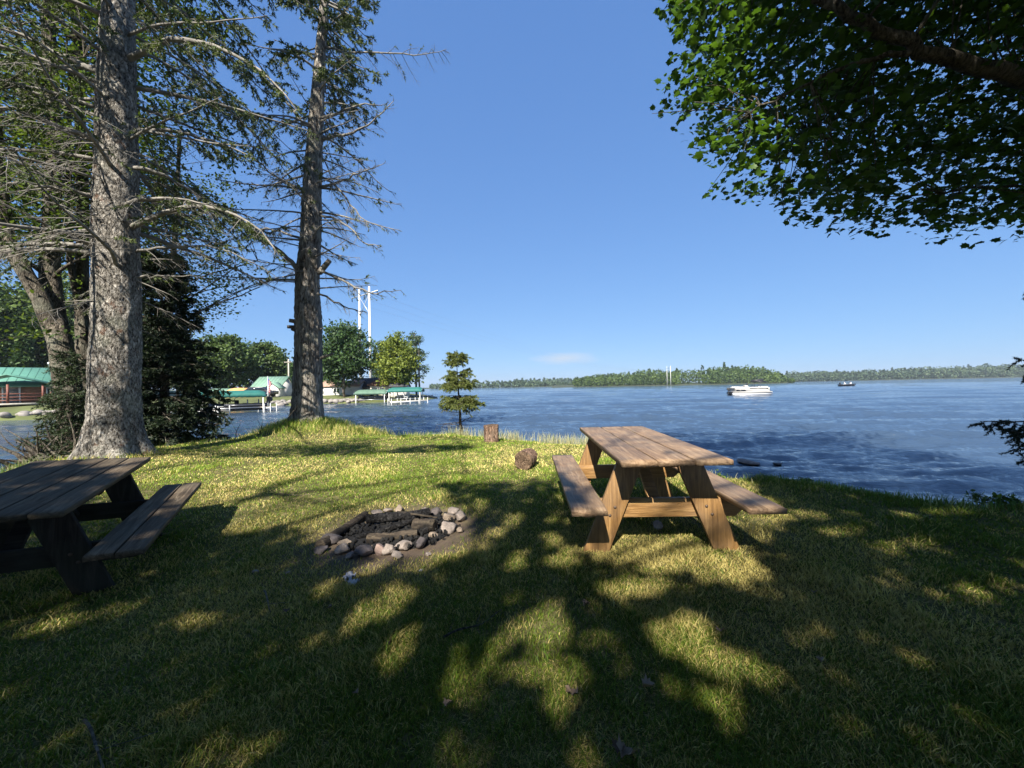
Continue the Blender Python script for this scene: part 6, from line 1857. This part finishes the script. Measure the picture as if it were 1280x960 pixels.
root = empty('utility_pole', (b[0], b[1], bz(b[0], b[1])), 'thin wooden utility pole beside the garage', 'utility pole')
mb = MB(); mb.tube([(0, 0, -.3), (0, 0, z1 - bz(b[0], b[1]))], (.13, .10), 8); mb.build('pole', M['dock_wood'], root)
mb = MB(); mb.box((0, -.12, z1 - bz(b[0], b[1]) - .5), (1.3, .1, .12)); mb.build('crossarm', M['dock_wood'], root)

# ------------------------------------------------------------------ boats on the lake
def pontoon():
    d = 57.0; c = at(937, 480, d)
    root = empty('pontoon_boat', (c[0], c[1], WATER_Z), 'white pontoon boat with a dark canopy folded back, out on the lake', 'boat', rz=R_(-12))
    Ln = 5.4
    for y in (-.85, .85):
        mb = MB(); x = np.array([-.5, -.48, .36, .44, .49, .5]) * Ln; rr = np.array([.24, .3, .3, .24, .12, .02]); P = np.stack([x, np.full(6, y), np.array([.12, .12, .12, .16, .24, .32])], -1)
        mb.tube(P, rr, 12); mb.build('pontoon', M['alu'], root, smooth_sh=True)
    mb = MB(); mb.box((0, 0, .46), (Ln * .94, 2.4, .12)); mb.build('deck', M['boat_white'], root)
    def fence(name, x0, x1, y, z0, z1, mat): 
        q = MB(); q.box(((x0 + x1) / 2, y, (z0 + z1) / 2), (x1 - x0, .05, z1 - z0), bev=.02); return q.build(name, M[mat], root)
    for y in (-1.16, 1.16):
        f_ = fence('side_panel', -Ln * .42, Ln * .40, y, .54, 1.12, 'boat_white')
        s_ = -1 if y < 0 else 1
        q = MB(); q.prism([(-.5, 1.02), (1.9, 1.02), (2.1, .78), (1.7, .92), (-.4, .92)], .02, Mtx((0, y + s_ * .04, 0))); q.build('stripe', M['black_gloss'], f_)
        q = MB(); q.prism([(-2.2, .62), (-.9, .62), (-1.0, .80), (-2.2, .84)], .02, Mtx((0, y + s_ * .04, 0))); q.build('stripe', M['black_gloss'], f_)
        q = MB(); q.tube([(-Ln * .42, y, 1.16), (Ln * .38, y, 1.16), (Ln * .42, y, .60)], .025, 6); q.build('rail', M['alu'], f_)
    q = MB(); q.box((Ln * .41, 0, .82), (.05, 2.2, .55), bev=.02); q.build('bow_panel', M['boat_white'], root)
    q = MB(); q.box((-Ln * .43, 0, .80), (.05, 2.2, .52), bev=.02); q.build('stern_panel', M['boat_white'], root)
    q = MB(); q.box((-Ln * .48, 0, .30), (.5, 1.9, .40), bev=.04); q.build('stern_platform', M['black_gloss'], root)
    for (x, y, w, l) in ((-1.6, -.75, .6, 1.1), (-1.6, .75, .6, 1.1), (1.3, -.75, .6, 1.5), (1.3, .75, .6, 1.5), (-1.9, 0, .6, .8)):
        q = MB(); q.box((x, y, .78), (l, w, .35), bev=.05); q.box((x, y + (.24 if y > 0 else -.24), 1.06), (l, .14, .40), bev=.04); q.build('bench', M['boat_grey'], root)
    q = MB(); q.box((-.4, .5, 1.0), (.5, .7, .9), bev=.06); q.build('helm', M['boat_white'], root)
    q = MB(); q.box((-.2, .5, 1.55), (.03, .7, .30), rot=Mtx(e=(0, -.5, 0))[:3, :3]); q.build('windscreen', M['window_glass'], root)
    q = MB()
    for y in (-1.14, 1.14): q.tube([(.5, y, 1.1), (1.2, y, 1.9)], .03, 6); q.tube([(1.0, y, 1.1), (1.2, y, 1.9)], .025, 6); q.tube([(-1.1, y, 1.1), (-1.2, y, 1.5)], .02, 6)
    q.tube([(1.2, -1.14, 1.9), (1.2, 1.14, 1.9)], .03, 6)
    bi = q.build('canopy_frame', M['dark_plastic'], root)
    q = MB(); q.tube([(.3, 0, 2.05), (1.8, 0, 2.2)], .15, 8); 
    for y in (-1.0, -.5, .5, 1.0): q.tube([(.45, y, 1.98), (1.75, y, 1.94)], .10, 8)
    q.build('folded_canopy', M['dark_plastic'], bi)
    outboard(root, -Ln * .53, .5, .9)
pontoon()

def person_mesh(parent_name, loc, rz, label, shirt):
    """seated figure grown from one skeleton with the skin modifier, applied"""
    J = {'pelvis': (0, 0, .10, .13), 'waist': (0, 0, .28, .12), 'chest': (0, 0, .48, .145), 'neck': (0, 0, .62, .055), 'head0': (.01, 0, .70, .075), 'head1': (.02, 0, .82, .085), 'head2': (.01, 0, .88, .05)}
    E = [('pelvis', 'waist'), ('waist', 'chest'), ('chest', 'neck'), ('neck', 'head0'), ('head0', 'head1'), ('head1', 'head2')]
    for s, n in ((-1, 'l'), (1, 'r')):
        J.update({'hip' + n: (.05, s * .10, .09, .095), 'knee' + n: (.45, s * .13, .14, .065), 'ankle' + n: (.50, s * .13, -.26, .042), 'toe' + n: (.68, s * .14, -.31, .03),
                  'sh' + n: (0, s * .17, .54, .06), 'el' + n: (.10, s * .24, .30, .042), 'wr' + n: (.32, s * .18, .24, .03), 'hand' + n: (.42, s * .16, .23, .03)})
        E += [('pelvis', 'hip' + n), ('hip' + n, 'knee' + n), ('knee' + n, 'ankle' + n), ('ankle' + n, 'toe' + n), ('chest', 'sh' + n), ('sh' + n, 'el' + n), ('el' + n, 'wr' + n), ('wr' + n, 'hand' + n)]
    names = list(J); me = bpy.data.meshes.new('person'); me.from_pydata([J[k][:3] for k in names], [(names.index(a), names.index(b)) for a, b in E], [])
    o = bpy.data.objects.new('person_tmp', me); COL.objects.link(o)
    o.modifiers.new('skin', 'SKIN'); sd_ = o.modifiers.new('sub', 'SUBSURF'); sd_.levels = 1; sd_.render_levels = 1
    for i, k in enumerate(names): me.skin_vertices[0].data[i].radius = (J[k][3], J[k][3]); me.skin_vertices[0].data[i].use_root = (k == 'pelvis')
    dg = bpy.context.evaluated_depsgraph_get(); m2 = bpy.data.meshes.new_from_object(o.evaluated_get(dg)); bpy.data.objects.remove(o)
    m2.materials.clear()
    for mm in (M['skin'], M[shirt], M['jeans'], M['hair']): m2.materials.append(mm)
    for p_ in m2.polygons:
        c = p_.center; p_.use_smooth = True
        arm_far = c[0] > .14 and c[2] > .2
        p_.material_index = 3 if (c[2] > .80 and c[0] < .05) or c[2] > .87 else (0 if c[2] > .60 or arm_far else (1 if c[2] > .20 and c[0] < .16 else 2))
    b = bpy.data.objects.new('person', m2); COL.objects.link(b); b.location = loc; b.rotation_euler = (0, 0, rz)
    return tag(b, label, 'person', 'people in the fishing boat')
def fishing_boat():
    d = 118.0; c = at(1060, 480, d); root = empty('fishing_boat', (c[0], c[1], WATER_Z), 'small dark open fishing boat far out on the lake', 'boat', rz=R_(6))
    h = hull_mesh(5.2, 1.8, .62).build('hull', M['black_gloss'], root, smooth_sh=True); h.location = (0, 0, -.05); h.modifiers.new('t', 'SOLIDIFY').thickness = .05
    for x in (-1.2, .4, 1.4):
        q = MB(); q.box((x, 0, .40), (.35, 1.5, .06)); q.build('seat', M['alu'], root)
    q = MB(); q.tube([(-2.5, -.91, .58), (0, -.93, .6), (1.4, -.80, .66)], .03, 5); q.build('rail', M['alu'], root)
    outboard(root, -2.75, .45, .9)
    person_mesh(None, (c[0] - 1.2, c[1] - .12, WATER_Z + .42), 0.1, 'person in a pale shirt seated at the stern of the fishing boat', 'white_shirt')
    person_mesh(None, (c[0] + .95, c[1] + .08, WATER_Z + .42), 3.2, 'person in a pale shirt seated near the bow of the fishing boat', 'white_shirt')
fishing_boat()

# ------------------------------------------------------------------ the air over the lake
def haze():
    m, nt, out = newmat('haze')
    v = nt.nodes.new('ShaderNodeVolumePrincipled')
    v.inputs['Color'].default_value = (0.80, 0.88, 1.0, 1); v.inputs['Density'].default_value = 0.0002; v.inputs['Anisotropy'].default_value = 0.2
    nt.links.new(v.outputs[0], out.inputs['Volume'])
    mb = MB(); mb.box((0, 0, 20.0), (5200, 5200, 50.0))
    tag(mb.build('haze', m), 'thin summer haze over the lake', 'haze', None, 'stuff')
haze()
